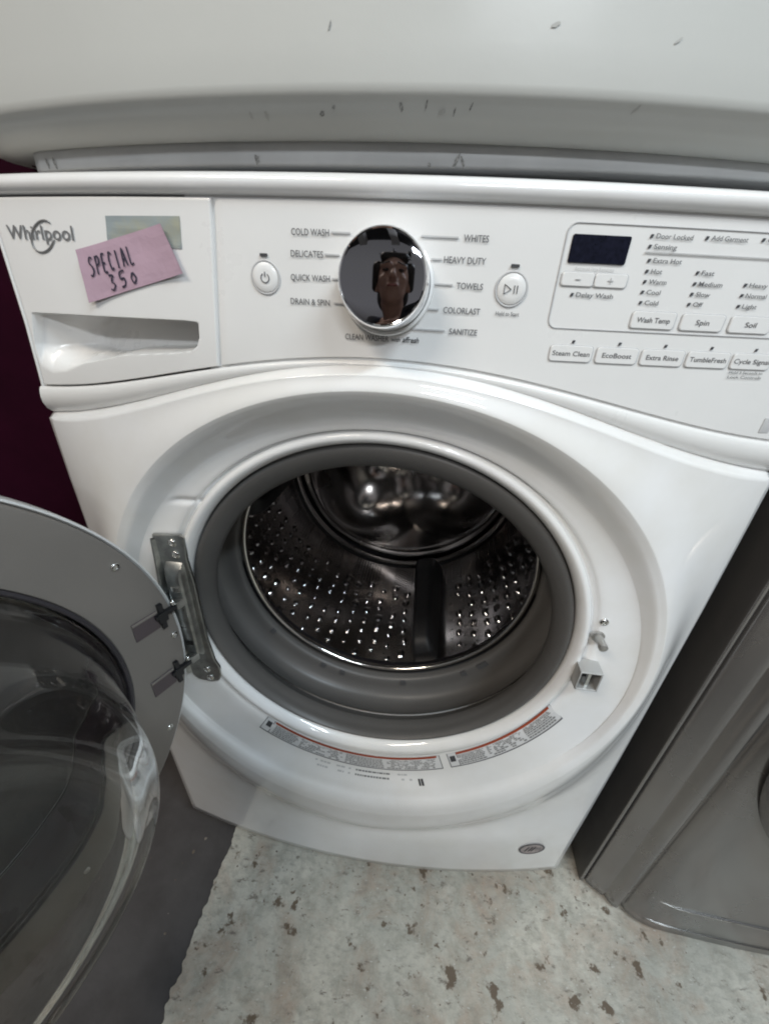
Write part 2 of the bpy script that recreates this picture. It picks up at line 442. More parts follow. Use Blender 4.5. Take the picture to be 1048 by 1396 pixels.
# lower skirt of the console (coves back under the fascia)
V = []; Fc = []; NXs = 140; prof = [(0, .012), (0, .0012), (.03, -.0003), (.10, -.0015), (.3, -.0022), (.5, -.0012), (.7, .0020), (.85, .0070), (.95, .0125), (1.05, .020), (1.25, .030)]
for i in range(NXs+1):
    x = -.3425+(.3435+.3425)*i/NXs
    for f_, dy in prof:
        z = (z_seam(x)-.0008)*(1-f_)+(z_body(x))*f_
        xx = x if i not in (0,) else edgeL(max(z, .80))+.0005
        V.append((xx, ycons(x)-.0005+dy, z))
k = len(prof)
for i in range(NXs):
    for j in range(k-1): Fc.append((i*k+j, (i+1)*k+j, (i+1)*k+j+1, i*k+j+1))
mesh('console_skirt', V, Fc, PLAST, WM, True, 50)
# top panel with rounded bowed nose
prof = [(.012, .9705), (-.0012, .9712), (-.0042, .9730), (-.0060, .9762), (-.0058, .9795), (-.0035, .9822), (.001, .9836), (.02, .9842)]
V = []; Fc = []; k = len(prof)+1; NXs = 120
for i in range(NXs+1):
    x = -.336+.683*i/NXs
    e = min(1, (x+.336)/.012, (.347-x)/.012); rr = 1-math.sqrt(max(0, 1-(1-e)**2))
    for dy, z in prof: V.append((x, ycons(x)+dy+.012*rr, z))
    V.append((x, .77, .9842))
for i in range(NXs):
    for j in range(k-1): Fc.append((i*k+j, (i+1)*k+j, (i+1)*k+j+1, i*k+j+1))
mesh('top_panel', V, Fc, WHITE, WM, True, 60)

# --- printing on the console
dg = None
def text_mesh(body, bold=False, shear=0.):
    cu = bpy.data.curves.new('t', 'FONT'); cu.body = body; cu.resolution_u = 3; cu.shear = shear
    cu.offset = .018 if bold else .009
    ob = bpy.data.objects.new('t', cu); COL.objects.link(ob)
    bpy.context.view_layer.update()
    d = bpy.context.evaluated_depsgraph_get(); me = bpy.data.meshes.new_from_object(ob.evaluated_get(d))
    bpy.data.objects.remove(ob); bpy.data.curves.remove(cu)
    return me
def label_text(body, x0, x1, z, h, m=None, name='printed_word', bold=False, shear=0., slope=0., yoff=.0010, parent=None, yfun=None):
    me = text_mesh(body, bold, shear); xs = [v.co.x for v in me.vertices]
    a, b = min(xs), max(xs); sc = (x1-x0)/(b-a); hs = h/.72
    yf = yfun or (lambda x, zz: ycons(x))
    for v in me.vertices:
        x = x0+(v.co.x-a)*sc; zz = z+v.co.y*hs+slope*(x-x0)
        v.co = Vector((x, yf(x, zz)-yoff, zz))
    me.materials.clear()
    o = link(name, me, m or INK, parent or WM, smooth=False); return o
H = .0040
for t_, x0, x1, z in (('COLD WASH', -.0676, -.0408, .9492), ('DELICATES', -.0688, -.0453, .9365), ('QUICK WASH', -.0698, -.0408, .9220), ('DRAIN & SPIN', -.0709, -.0412, .9067),
                      ('WHITES', .0499, .0663, .9493), ('HEAVY DUTY', .0383, .0664, .9367), ('TOWELS', .0487, .0668, .9217), ('COLORLAST', .0413, .0672, .9063), ('SANITIZE', .0471, .0672, .8926),
                      ('CLEAN WASHER', -.0297, .0033, .8850)):
    label_text(t_, x0, x1, z, H)
label_text('with', .0050, .0120, .8854, .0030)
label_text('affresh', .0135, .0257, .8852, .0040, INKD, bold=True, shear=.25)
def bar(name, x0, x1, z0, z1, m, yoff=.0006, th=.0006, parent=None, n=1):
    V = []; Fc = []
    for i in range(n+1):
        x = x0+(x1-x0)*i/n; y = ycons(x)-yoff
        V += [(x, y, z0), (x, y, z1), (x, y-th, z1), (x, y-th, z0)]
    for i in range(n):
        a = i*4
        for q in range(4): Fc.append((a+q, a+(q+1) % 4, a+4+(q+1) % 4, a+4+q))
    Fc += [(0, 1, 2, 3), (n*4, n*4+1, n*4+2, n*4+3)]
    return mesh(name, V, Fc, m, parent or WM, False)
for x0, x1, z in ((-.0392, -.0260, .9514), (-.0442, -.0337, .9385), (-.0392, -.0339, .924), (-.0384, -.0291, .9087),
                  (.0217, .0465, .9513), (.0298, .0368, .9386), (.0313, .0460, .9240), (.0287, .0381, .9082), (.0138, .0438, .8947)):
    bar('pointer_line', x0, x1, z-.0005, z+.0005, INKL, n=4)
def ring(name, cx, cz, r, w, m, parent=WM, yf=ycons, th=.0005, n=48):
    V = []; Fc = []
    for i in range(n):
        a = 2*PI*i/n
        for rr, d in ((r-w, 0), (r-w*.5, th), (r+w*.5, th), (r+w, 0)):
            x = cx+rr*math.cos(a); V.append((x, yf(x)-.0001-d-(.0004), cz+rr*math.sin(a)))
    for i in range(n):
        for j in range(3): Fc.append((i*4+j, ((i+1) % n)*4+j, ((i+1) % n)*4+j+1, i*4+j+1))
    return mesh(name, V, Fc, m, parent)
def disc(name, cx, cz, r, m, parent=WM, th=.0012, n=40, yb=0.):
    y = ycons(cx)-yb
    return lathe(name, [(r, -.002), (r, th*.5), (r*.93, th), (r*.5, th*1.15), (0, th*1.2)], m, parent, c=(cx, y, cz), n=n, autosm=None)
# power and start buttons
for (cx, cz, nm) in ((-.0892, .9228, 'power_button'), (.0863, .9230, 'start_button')):
    b = disc(nm, cx, cz, .0098, PLAST); ring('button_ring', cx, cz, .0106, .0007, INKL, b)
    if nm[0] == 'p':
        V = [(cx+.0030*math.sin(a), ycons(cx)-.0018, cz-.0003+.0030*math.cos(a)) for a in lin(.6, 2*PI-.6, 20)]
        tube('power_icon', V, .00035, INK, b, 6)
        bar('power_icon', cx-.0003, cx+.0003, cz+.0004, cz+.0036, INK, yoff=.0014, parent=b)
    else:
        P_ = [(cx-.0048, cz+.003), (cx-.0048, cz-.003), (cx-.0002, cz)]
        tube('start_icon', [(x, ycons(cx)-.0018, z) for x, z in P_], .00035, INK, b, 6, closed=True)
        for dx in (.0016, .0036): bar('start_icon', cx+dx, cx+dx+.0006, cz-.0025, cz+.0025, INK, yoff=.0014, parent=b)
    bar('indicator_light', cx-.0028, cx+.0028, cz+.0140-.0009, cz+.0140+.0009, INKD)
label_text('Hold to Start', .0783, .0946, .9066, .0026)
# display cluster
def rrect(x0, x1, z0, z1, r, n=6):
    P = []
    for cx, cz, a0 in ((x1-r, z1-r, 0), (x0+r, z1-r, PI/2), (x0+r, z0+r, PI), (x1-r, z0+r, 1.5*PI)):
        for i in range(n+1): a = a0+PI/2*i/n; P.append((cx+r*math.cos(a), cz+r*math.sin(a)))
    return P
def outline(name, P, w, m, parent=WM, yoff=.0005):
    Q = []
    for i, (x, z) in enumerate(P):
        nx_, nz_ = P[(i+1) % len(P)]; d = math.hypot(nx_-x, nz_-z); k_ = max(1, int(d/.008))
        for j in range(k_): Q.append((x+(nx_-x)*j/k_, z+(nz_-z)*j/k_))
    return tube(name, [(x, ycons(x)-yoff, z) for x, z in Q], w, m, parent, 6, closed=True, flat=.5)
outline('cluster_border', rrect(.1160, .3220, .9005, .9625, .006), .00045, INKL)
d_ = disc('display_window', .139, .948, .001, DISP); bpy.data.objects.remove(d_)
def plate(name, P, m, parent=WM, th=.0010, inset=.0006):
    cx = sum(p[0] for p in P)/len(P); cz = sum(p[1] for p in P)/len(P); V = []; n = len(P)
    for sc_, t_ in ((1, 0), (1, th*.6), (None, th)):
        for x, z in P:
            if sc_ is None:
                L_ = math.hypot(x-cx, z-cz); f_ = 1-inset/L_; xx, zz = cx+(x-cx)*f_, cz+(z-cz)*f_
            else: xx, zz = x, z
            V.append((xx, ycons(xx)-t_-.0002, zz))
    Fc = [(j*n+i, j*n+(i+1) % n, (j+1)*n+(i+1) % n, (j+1)*n+i) for j in range(2) for i in range(n)]
    Fc.append(tuple(range(2*n, 3*n)))
    return mesh(name, V, Fc, m, parent, True, 30)
plate('display_window', rrect(.1200, .1578, .9403, .9563, .0012), DISP)
label_text('Estimated Time Remaining', .1262, .1518, .9365, .0017, INKL)
b = plate('time_button', rrect(.1186, .1402, .9270, .9350, .0018), PLAST); outline('button_outline', rrect(.1183, .1405, .9268, .9352, .002), .00035, INKL, b)
bar('minus_sign', .1278, .1312, .9307, .9312, INKL, yoff=.0012, parent=b)
b = plate('time_button', rrect(.1408, .1626, .9270, .9350, .0018), PLAST); outline('button_outline', rrect(.1405, .1629, .9268, .9352, .002), .00035, INKL, b)
bar('plus_sign', .1497, .1531, .9307, .9312, INKL, yoff=.0012, parent=b); bar('plus_sign', .1512, .1516, .9293, .9327, INKL, yoff=.0012, parent=b)
def led(x, z):
    plate('indicator_light', [(x-.0012, z-.0010), (x+.0006, z-.0010), (x+.0012, z+.0010), (x-.0006, z+.0010)], INKD, th=.0007, inset=.0002)
h = .0028
for x, z, t_, w in ((.1281, .9218, 'Delay Wash', .0253), (.1704, .9572, 'Door Locked', .0240), (.2064, .9577, 'Add Garment', .0245), (.2439, .9584, 'Controls Locked', .029), (.1710, .9515, 'Sensing', .0150),
                    (.1733, .9438, 'Extra Hot', .0190), (.1740, .9376, 'Hot', .0075), (.1747, .9316, 'Warm', .0120), (.1753, .9254, 'Cool', .0095), (.1762, .9190, 'Cold', .0095),
                    (.2082, .9382, 'Fast', .0088), (.2089, .9318, 'Medium', .0165), (.2095, .9256, 'Slow', .0100), (.2100, .9194, 'Off', .0068),
                    (.2442, .9326, 'Heavy', .0130), (.2446, .9263, 'Normal', .0150), (.2453, .9197, 'Light', .0105)):
    led(x, z); label_text(t_, x+.0026, x+.0026+w, z-.0012, h)
bar('divider_line', .1690, .3200, .9482, .9487, INKL, n=16)
for x0, x1, t_ in ((.1733, .2043, 'Wash Temp'), (.2087, .2396, 'Spin'), (.2443, .2750, 'Soil')):
    b = plate('setting_button', rrect(x0, x1, .9030, .9137, .0022), PLAST); outline('button_outline', rrect(x0-.0002, x1+.0002, .9028, .9139, .0024), .0004, INKL, b)
    w = {'Wash Temp': .0235, 'Spin': .0098, 'Soil': .0085}[t_]; c_ = (x0+x1)/2
    label_text(t_, c_-w/2, c_+w/2, .9068, .0034, parent=b, yoff=.0014)
for x0, x1, t_, w in ((.1219, .1525, 'Steam Clean', .0270), (.1556, .1858, 'EcoBoost', .0215), (.1886, .2201, 'Extra Rinse', .0240), (.2228, .2548, 'TumbleFresh', .0278), (.2575, .2880, 'Cycle Signal', .0275)):
    b = plate('option_button', rrect(x0, x1, .8785, .8893, .0022), PLAST); outline('button_outline', rrect(x0-.0002, x1+.0002, .8783, .8895, .0024), .0004, INKL, b)
    c_ = (x0+x1)/2; label_text(t_, c_-w/2, c_+w/2, .8824, .0034, parent=b, yoff=.0014); led(c_, .8920)
label_text('Hold 3 Seconds to', .2590, .2855, .8751, .0020, INK); label_text('Lock Controls', .2592, .2860, .8718, .0020, INK)
plate('edge_sticker', [(.3065, .8300), (.3150, .8300), (.3150, .8420), (.3065, .8420)], INKL, th=.0004)
# brand mark with its ring
label_text('Whirlpool', -.3155, -.2465, .9415, .0098, SILV, name='brand_lettering', yoff=.0016, shear=.12)
def ell(cx, cz, a, b, t0, t1, rot, n=28):
    out = []
    for t in lin(t0, t1, n):
        x = a*math.cos(t); z = b*math.sin(t); x, z = x*math.cos(rot)-z*math.sin(rot), x*math.sin(rot)+z*math.cos(rot); out.append((cx+x, ycons(cx+x)-.0016, cz+z))
    return out
tube('brand_ring', ell(-.2790, .9435, .0150, .0085, .2, 5.3, .55), .00075, SILV, WM, 6, flat=.5)
# dial
KN = thing('x', '', ''); bpy.data.objects.remove(KN)
KC = (0.0, ycons(0), .9222); kax = Vector((0, -1, .12)).normalized()
lathe('dial_base', [(.0334, -.002), (.0334, .0010), (.0326, .0022), (.0308, .0024), (.0306, .0010)], PLAST, WM, c=KC, axis=kax, n=80)
dial = lathe('dial', [(.0304, -.002), (.0304, .010), (.0302, .020), (.0297, .0245), (.0289, .0275), (.0280, .0285), (.0272, .0282)], CHROME, WM, c=KC, axis=kax, n=96, autosm=60)
lathe('dial_face', [(.0273, .0281), (.0260, .0283), (.0220, .0286), (.0160, .0290), (.0080, .02925), (0, .02935)], mat('mirror_face', (.34, .34, .36), .03, metal=1), dial, c=KC, axis=kax, n=80, autosm=None)
# --- paper stuck on the drawer
def sheet(name, P, m, yoff, curl, n=14, mm=10):
    """bilinear paper sheet following the drawer, a little lifted"""
    A, B_, C, D = P; V = []
    for j in range(mm+1):
        for i in range(n+1):
            u, v = i/n, j/mm
            x = (A[0]*(1-u)+B_[0]*u)*(1-v)+(D[0]*(1-u)+C[0]*u)*v; z = (A[1]*(1-u)+B_[1]*u)*(1-v)+(D[1]*(1-u)+C[1]*u)*v
            z += curl*.25*math.sin(u*3.1)*.3
            V.append((x, ycons(x)-yoff-curl*(abs(u-.5)*2)**3-.0004*noise.noise((u*5, v*4, yoff*900)), z))
    k0 = len(V); V += [(x, y+.00025, z) for x, y, z in V]
    Fc = [(j*(n+1)+i, j*(n+1)+i+1, (j+1)*(n+1)+i+1, (j+1)*(n+1)+i) for j in range(mm) for i in range(n)]
    Fc += [tuple(k0+q for q in f_) for f_ in Fc]
    return mesh(name, V, Fc, m, None, False)
o = sheet('sticker', [(-.2132, .9575), (-.1506, .9581), (-.1530, .9385), (-.2172, .9385)], BLUEG, .0013, 0)
tag(o, 'faded blue grey sticker half hidden behind the pink price tag', 'sticker')
PT_ = thing('price_tag', 'crooked pink paper price tag with black handwriting on the dispenser drawer', 'price tag')
paper = sheet('paper', [(-.2458, .9352), (-.1648, .9531), (-.1532, .9228), (-.2465, .8985)], PINK, .0022, .0030); paper.parent = PT_
# handwriting: strokes in paper space (u right, v up) with ends tapering
LET = {'S': [[(.9, .95), (.4, 1.0), (.15, .75), (.6, .5), (.75, .22), (.3, 0), (0, .1)]],
       'P': [[(.1, 0), (.15, 1)], [(.12, .95), (.7, .95), (.75, .6), (.15, .5)]],
       'E': [[(.75, .98), (.15, .95), (.1, .05), (.7, .02)], [(.12, .5), (.6, .52)]],
       'C': [[(.8, .85), (.4, 1), (.1, .55), (.3, .05), (.75, .12)]],
       'I': [[(.35, 0), (.4, 1)]],
       'A': [[(0, 0), (.4, 1), (.8, 0)], [(.15, .38), (.65, .4)]],
       'L': [[(.15, 1), (.1, .03), (.7, .05)]],
       '3': [[(.1, .95), (.65, .9), (.35, .55), (.7, .3), (.4, 0), (.05, .1)]],
       '5': [[(.8, 1), (.2, .95), (.15, .55), (.65, .5), (.6, .1), (.1, 0)]],
       '0': [[(.4, .7), (.12, .4), (.35, .02), (.7, .3), (.45, .72)]]}
o_ = Vector((-.2458, .9352)); ud = Vector((.0810, .0179)); vd = Vector((-.0007, -.0367)); vd2 = Vector((.0116, -.0303))
def pp(u, v):
    q = o_+ud*u+(vd*(1-u)+vd2*u)*v; return (q.x, ycons(q.x)-.0030-.0030*(abs(u-.5)*2)**3, q.y)
def write(word, u0, v0, w, hh, gap):
    V = []; Fc = []
    u = u0
    for ch in word:
        for st in LET[ch]:
            pts = crom([(a, b) for a, b in st], 5) if len(st) > 2 else [(st[0][0]+(st[1][0]-st[0][0])*t, st[0][1]+(st[1][1]-st[0][1])*t) for t in lin(0, 1, 6)]
            P3 = [Vector(pp(u+a*w+.10*w*b, v0+hh*(1-b))) for a, b in pts]
            b0 = len(V)
            for i, p in enumerate(P3):
                d = (P3[min(i+1, len(P3)-1)]-P3[max(i-1, 0)]); d.y = 0; d.normalize(); nrm = Vector((-d.z, 0, d.x))*(.00072*(.75+.35*random.random()))
                V += [p+nrm, p-nrm]
            for i in range(len(P3)-1): Fc.append((b0+2*i, b0+2*i+1, b0+2*i+3, b0+2*i+2))
        u += w+gap
    mesh('handwriting', V, Fc, MARKER, PT_, False)
write('SPECIAL', .10, .20, .052, .34, .022)
write('350', .26, .60, .080, .30, .035)

# --- gasket, tub, drum
GC = (0, 0, .577)
# (r, y) -> h = -y because the axis points to the room
def yl(name, pts, m, zc=.577, n=128, parent=WM, k=4, autosm=None):
    pr_ = crom([(r, -y) for r, y in pts], k) if k else [(r, -y) for r, y in pts]
    return lathe(name, pr_, m, parent, c=(0, 0, zc), axis=(0, -1, 0), n=n, autosm=autosm)
def ring_ecc(name, pts, m, parent=WM, n=160, k=4):
    P = crom(pts, k); V = []; Fc = []
    for r, y, zc in P:
        for i in range(n): a = 2*PI*i/n; V.append((r*math.cos(a), y, zc+r*math.sin(a)))
    for j in range(len(P)-1):
        for i in range(n): Fc.append((j*n+i, j*n+(i+1) % n, (j+1)*n+(i+1) % n, (j+1)*n+i))
    return mesh(name, V, Fc, m, parent)
ring_ecc('gasket_lip', [(.222, .004, .577), (.2186, -.009, .577), (.2172, -.0145, .577), (.2140, -.0160, .5765), (.2100, -.0140, .574), (.2055, -.0090, .571), (.2022, -.002, .5675), (.2012, .005, .567), (.2040, .012, .569), (.2110, .018, .572), (.218, .024, .576)], RUBBER)
yl('gasket_bellows', [(.2155, .0215), (.2255, .030), (.2325, .042), (.2345, .054), (.2310, .0635), (.2215, .0700), (.2105, .0725), (.2060, .0745), (.2040, .079), (.2035, .09)], RUBBER, zc=.5805, n=160)
# mould lugs on the inner ring of the gasket
V = []; Fc = []
for i in range(40):
    if i in (24, 27, 28, 31, 34, 35):
        a = 2*PI*i/40+.03; da = .018 if i % 5 else .04
        b0 = len(V)
        for aa in (a-da, a+da):
            for r, y in ((.2135, .0705), (.2065, .0705), (.2065, .076), (.2135, .076)):
                V.append((r*math.cos(aa), y, .5805+r*math.sin(aa)))
        Fc += [(b0, b0+1, b0+2, b0+3), (b0+4, b0+5, b0+6, b0+7)]+[(b0+q, b0+(q+1) % 4, b0+4+(q+1) % 4, b0+4+q) for q in range(4)]
o = mesh('gasket_lugs', V, Fc, RUBBER2, WM, False); o['kind'] = 'stuff'
yl('tub_throat', [(.2045, .080), (.2045, .100), (.235, .105), (.262, .12), (.262, .52), (.10, .53), (0, .53)], BLACKP, zc=.59, k=0, n=96)
DC = .590
drum = yl('drum', [(.1990, .0830), (.2010, .0850), (.2060, .0880), (.2200, .0950), (.2290, .1050), (.2325, .1200), (.2335, .140), (.2340, .250), (.2350, .380), (.2335, .405), (.2290, .412), (.2280, .418)], STEEL, zc=DC, n=192, k=3)
yl('drum_rim', [(.1985, .0880), (.1955, .0850), (.1940, .0815), (.1950, .0785), (.1975, .0775), (.2000, .0790), (.2008, .0825), (.2000, .087)], RIMST, zc=DC, n=160, parent=drum)
# back wall with three pressed lobes
V = []; Fc = []; NR, NA = 60, 180
for j in range(NR+1):
    r = .229*j/NR
    for i in range(NA):
        a = 2*PI*i/NA
        px_, pz_ = r*math.cos(a), r*math.sin(a); y = .432
        for q in (222, 342, 102):
            dq = math.hypot(px_-.112*math.cos(math.radians(q)), pz_-.112*math.sin(math.radians(q)))/.135
            y -= .062*max(0, 1-dq*dq)**2
        y += .006*math.exp(-((r-.2150)/.004)**2)-.004*math.exp(-((r-.207)/.004)**2)
        V.append((r*math.cos(a), y, DC+r*math.sin(a)))
for j in range(NR):
    for i in range(NA): Fc.append((j*NA+i, j*NA+(i+1) % NA, (j+1)*NA+(i+1) % NA, (j+1)*NA+i))
mesh('drum_back', V, Fc, mat('back_steel', (.50, .47, .45), .24, metal=1, noise_amt=.3, nscale=7, rvar=.06, alt=(.28, .25, .23)), drum)
yl('drum_seam', [(.2345, .4000), (.2322, .4000), (.2322, .4075), (.2345, .4075)], HOLE, zc=DC, k=0, parent=drum)
# baffles
for a in (math.radians(-90+18), math.radians(30+18), math.radians(150+18)):
    V = []; Fc = []; K = 16; ys = [(.128, 0), (.131, .7), (.145, .95), (.20, 1), (.33, 1), (.372, .95), (.386, .7), (.389, 0)]
    for y, s_ in ys:
        for i in range(K+1):
            t = -1+2*i/K
            w = (.0225+.008*(y-.128)/.26)*(.85+.15*s_); hgt = .044*s_*(1-abs(t)**7)**.6 if abs(t) < 1 else 0
            r = .2345-hgt-.0005; aa = t*w*(1-.25*(hgt/.05))
            er = Vector((math.cos(a), 0, math.sin(a))); et = Vector((-math.sin(a), 0, math.cos(a)))
            p = er*r+et*aa; V.append((p.x, y, DC+p.z))
    for j in range(len(ys)-1):
        for i in range(K): Fc.append((j*(K+1)+i, j*(K+1)+i+1, (j+1)*(K+1)+i+1, (j+1)*(K+1)+i))
    mesh('baffle', V, Fc, BAFM, drum, True, 60)
    # steel feet of the baffle
    er = Vector((math.cos(a), 0, math.sin(a))); et = Vector((-math.sin(a), 0, math.cos(a)))
# pressed dimples and perforations of the drum wall
def drum_detail():
    Vb = []; Fb = []; Vh = []; Fh = []
    Rw = .2337; rd = random.Random(11)
    baf = [math.radians(q+18) % (2*PI) for q in (-90, 30, 150)]
    def frame(a, y, r): return Vector((r*math.cos(a), y, DC+r*math.sin(a))), Vector((-math.cos(a), 0, -math.sin(a))), Vector((-math.sin(a), 0, math.cos(a))), Vector((0, 1, 0))
    nb = 56
    for i in range(nb):
        a = 2*PI*i/nb+.02
        if min(abs((a-b+PI) % (2*PI)-PI) for b in baf) < .16: continue
        for j in range(11):
            y = .134+.0265*j+(.013 if i % 2 else 0)
            if y > .330: continue
            if rd.random() < .05: continue
            p, nr, et, ey = frame(a+rd.uniform(-.012, .012), y+rd.uniform(-.003, .003), Rw+.0006); R1 = rd.uniform(.0050, .0078); hs_ = rd.uniform(.9, 1.5); nr = (nr+et*rd.uniform(-.25, .25)+ey*rd.uniform(-.3, .3)).normalized(); b0 = len(Vb); NN = 16
            dark = j % 2 == 0
            for rr, hh in ((1.15, -.0002), (1, .0004), (.84, .0022), (.55, .0040), (.25, .0047)):
                for k in range(NN):
                    q = 2*PI*k/NN; Vb.append(p+et*(R1*rr*math.cos(q))+ey*(R1*1.35*rr*math.sin(q))+nr*hh*hs_)
            Vb.append(p+nr*.0049*hs_)
            for s_ in range(4):
                for k in range(NN): Fb.append((b0+s_*NN+k, b0+s_*NN+(k+1) % NN, b0+(s_+1)*NN+(k+1) % NN, b0+(s_+1)*NN+k))
            for k in range(NN): Fb.append((b0+4*NN+k, b0+4*NN+(k+1) % NN, b0+5*NN))
    na = 240
    for i in range(na):
        a = 2*PI*i/na
        if min(abs((a-b+PI) % (2*PI)-PI) for b in baf) < .13: continue
        for j in range(36):
            y = .118+.0078*j+(.0039 if i % 2 else 0)
            if y > .398 or (y < .325 and (i % 4 or j % 3)) or (y >= .325 and (i//5) % 3 == 2): continue
            p, nr, et, ey = frame(a, y, Rw-.0006); R1 = .0018; b0 = len(Vh)
            for k in range(6):
                q = 2*PI*k/6; Vh.append(p+et*(R1*math.cos(q))+ey*(R1*math.sin(q)))
            Fh.append(tuple(range(b0, b0+6)))
    o = mesh('drum_dimples', Vb, Fb, STEEL, drum); o['kind'] = 'stuff'
    o = mesh('drum_perforations', Vh, Fh, HOLE, drum, False); o['kind'] = 'stuff'
drum_detail()

# --- latch hook, pin, screw on the right of the dish
def floor_y(x, z, extra=0.):
    """height of the dish floor near x,z by search in station space"""
    best = None
    for s10 in range(60, 110):
        s = s10/10; zc, rt, rb, rx, *_ = stat(s)
        th = math.atan2((z-zc)/(rt if z > zc else rb), x/rx); p = PT(th, s); d = math.hypot(p.x-x, p.z-z)
        if best is None or d < best[0]: best = (d, p.y)
    return best[1]
yF = floor_y(.241, .556)
def latch():
    # hollow square catch, open towards the floor below, with a bar
    x0, x1, z0, z1, y0, y1, t = .2275, .2515, .5405, .5680, yF, yF-.0200, .0020
    cs = [('latch', (x0, y1, z1-t), (x1, y0, z1)), ('x', (x0, y1, z0), (x0+t, y0, z1-t)), ('x', (x1-t, y1, z0), (x1, y0, z1-t)), ('x', (x0, y1, z0), (x1, y0, z0+t))]
    bm = bmesh.new()
    for _, lo, hi in cs:
        r = bmesh.ops.create_cube(bm, size=1)
        for v in r['verts']: v.co = Vector([lo[i]+(v.co[i]+.5)*(hi[i]-lo[i]) for i in range(3)])
    bmesh.ops.bevel(bm, geom=list(bm.edges), offset=.0004, segments=1, affect='EDGES')
    me = bpy.data.meshes.new('door_catch'); bm.to_mesh(me); bm.free(); c_ = link('door_catch', me, mat('catch_plastic', (.42, .42, .41), .3, metal=.4), WM, False)
    box('catch_inside', (x0+t, y0-.002, z0+t), (x1-t, y0-.0002, z1-t), HOLE, c_)
    box('catch_bar', (.2375, y1+.003, z0+t), (.2415, y1+.006, z1-t), SCREW, c_, .0005)
    box('catch_frame', (x0-.0018, y0-.0012, z0+.002), (x0+.0002, y0+.0005, z1-.001), GREYPL, c_, .0003)
latch()
lathe('striker_pin', [(.0068, 0), (.0068, .0018), (.0052, .0028), (.0046, .003), (.0042, .014), (.0048, .0145), (.0046, .0175), (.0030, .0185), (0, .0187)], mat('pin_metal', (.40, .39, .37), .32, metal=.7), WM, c=(.2405, floor_y(.2405, .604)-.0002, .6045), n=24, axis=(.02, -1, -.04))
def screw(x, y, z, axis, r=.0045, parent=WM, name='screw', m=SCREW):
    ax = Vector(axis).normalized()
    s_ = lathe(name, [(r, -.001), (r, .0008), (r*.85, .0016), (r*.45, .0021), (r*.42, .0010), (0, .0008)], m, parent, c=(x, y, z), axis=ax, up=(.02, .1, 1), n=18)
    return s_
screw(.2408, floor_y(.2408, .625)-.0002, .625, (0, -1, 0), .0046)
# --- warning labels printed along the lower dish
def arc_patch(name, th0, th1, f0, f1, m, off, parent=WM, n=40, kk=3, s0=6.65, s1=8.55):
    V = []; Fc = []
    for i in range(n+1):
        th = th0+(th1-th0)*i/n
        for j in range(kk+1):
            s = s0+(s1-s0)*(f0+(f1-f0)*j/kk)
            p = PT(th, s); V.append((p.x, p.y-off, p.z))
    for i in range(n):
        for j in range(kk): Fc.append((i*(kk+1)+j, (i+1)*(kk+1)+j, (i+1)*(kk+1)+j+1, i*(kk+1)+j+1))
    return mesh(name, V, Fc, m, parent, False)
def arc_print(name, th0, th1, rows_, m, parent, off=.0011, fill=.85, seed=1):
    V = []; Fc = []; rnd = random.Random(seed)
    for f0, f1 in rows_:
        t = th0
        while t < th1:
            w = rnd.uniform(.006, .022)
            if t+w > th1: break
            if rnd.random() < fill:
                b0 = len(V)
                for th in (t, t+w):
                    for f_ in (f0, f1):
                        p = PT(th, 6.65+1.9*f_); V.append((p.x, p.y-off, p.z))
                Fc.append((b0, b0+1, b0+3, b0+2))
            t += w+.004
    return mesh(name, V, Fc, m, parent, False)
def dth(deg): return math.radians(270+deg)
rowsT = [(.36+.085*i, .405+.085*i) for i in range(7)]
for a0, a1, ic in ((-37.5, 24.5, -35.8), (27.0, 67.5, 28.8)):
    outl = arc_patch('warning_label', dth(a0), dth(a1), 0, 1, LABEL, .0004, n=60)
    arc_patch('warning_band', dth(a0+3.6 if a0 < 0 else a0+3.2), dth(a1-1.0), .02, .29, ORANGE, .0008, outl, n=60, kk=1)
    # outline
    for f0, f1 in ((.965, 1.0), (0, .02)): arc_patch('label_outline', dth(a0), dth(a1), f0, f1, INK, .0007, outl, n=60, kk=1)
    for q in (a0, a1-.25, a0+3.1): arc_patch('label_outline', dth(q), dth(q+.25), 0, 1, INK, .0007, outl, n=1, kk=1)
    arc_patch('label_icon', dth(ic-.9), dth(ic+.9), .35, .75, INKD, .0009, outl, n=2, kk=1)
    blocks = [(a0+4, a0+13), (a0+14, a0+29), (a0+30, a0+43), (a0+44, a1-1)] if a0 < 0 else [(a0+3.8, a0+13), (a0+14, a0+27), (a0+28, a1-1)]
    for bi, (b0, b1) in enumerate(blocks):
        arc_print('label_microprint', dth(b0), dth(b1), rowsT, LABELG, outl, seed=int(b0*7)+100, fill=.95 if bi % 2 == 0 else .7)
# serial number print
s_top = [(1.15, 1.22), (1.35, 1.42)]
for b0, b1, fl in ((-16.5, -10.8, .8), (-9.6, -5.0, .6), (-3.5, 7.5, 1), (9.5, 14, .6)):
    arc_print('serial_print', dth(b0), dth(b1), s_top, INKL if fl < 1 else LABELG, WM, seed=int(b0*3)+90, fill=fl, off=.0006)
arc_print('serial_print', dth(15.5), dth(17), [(1.35, 1.62)], INKD, WM, seed=3, off=.0006, fill=1)
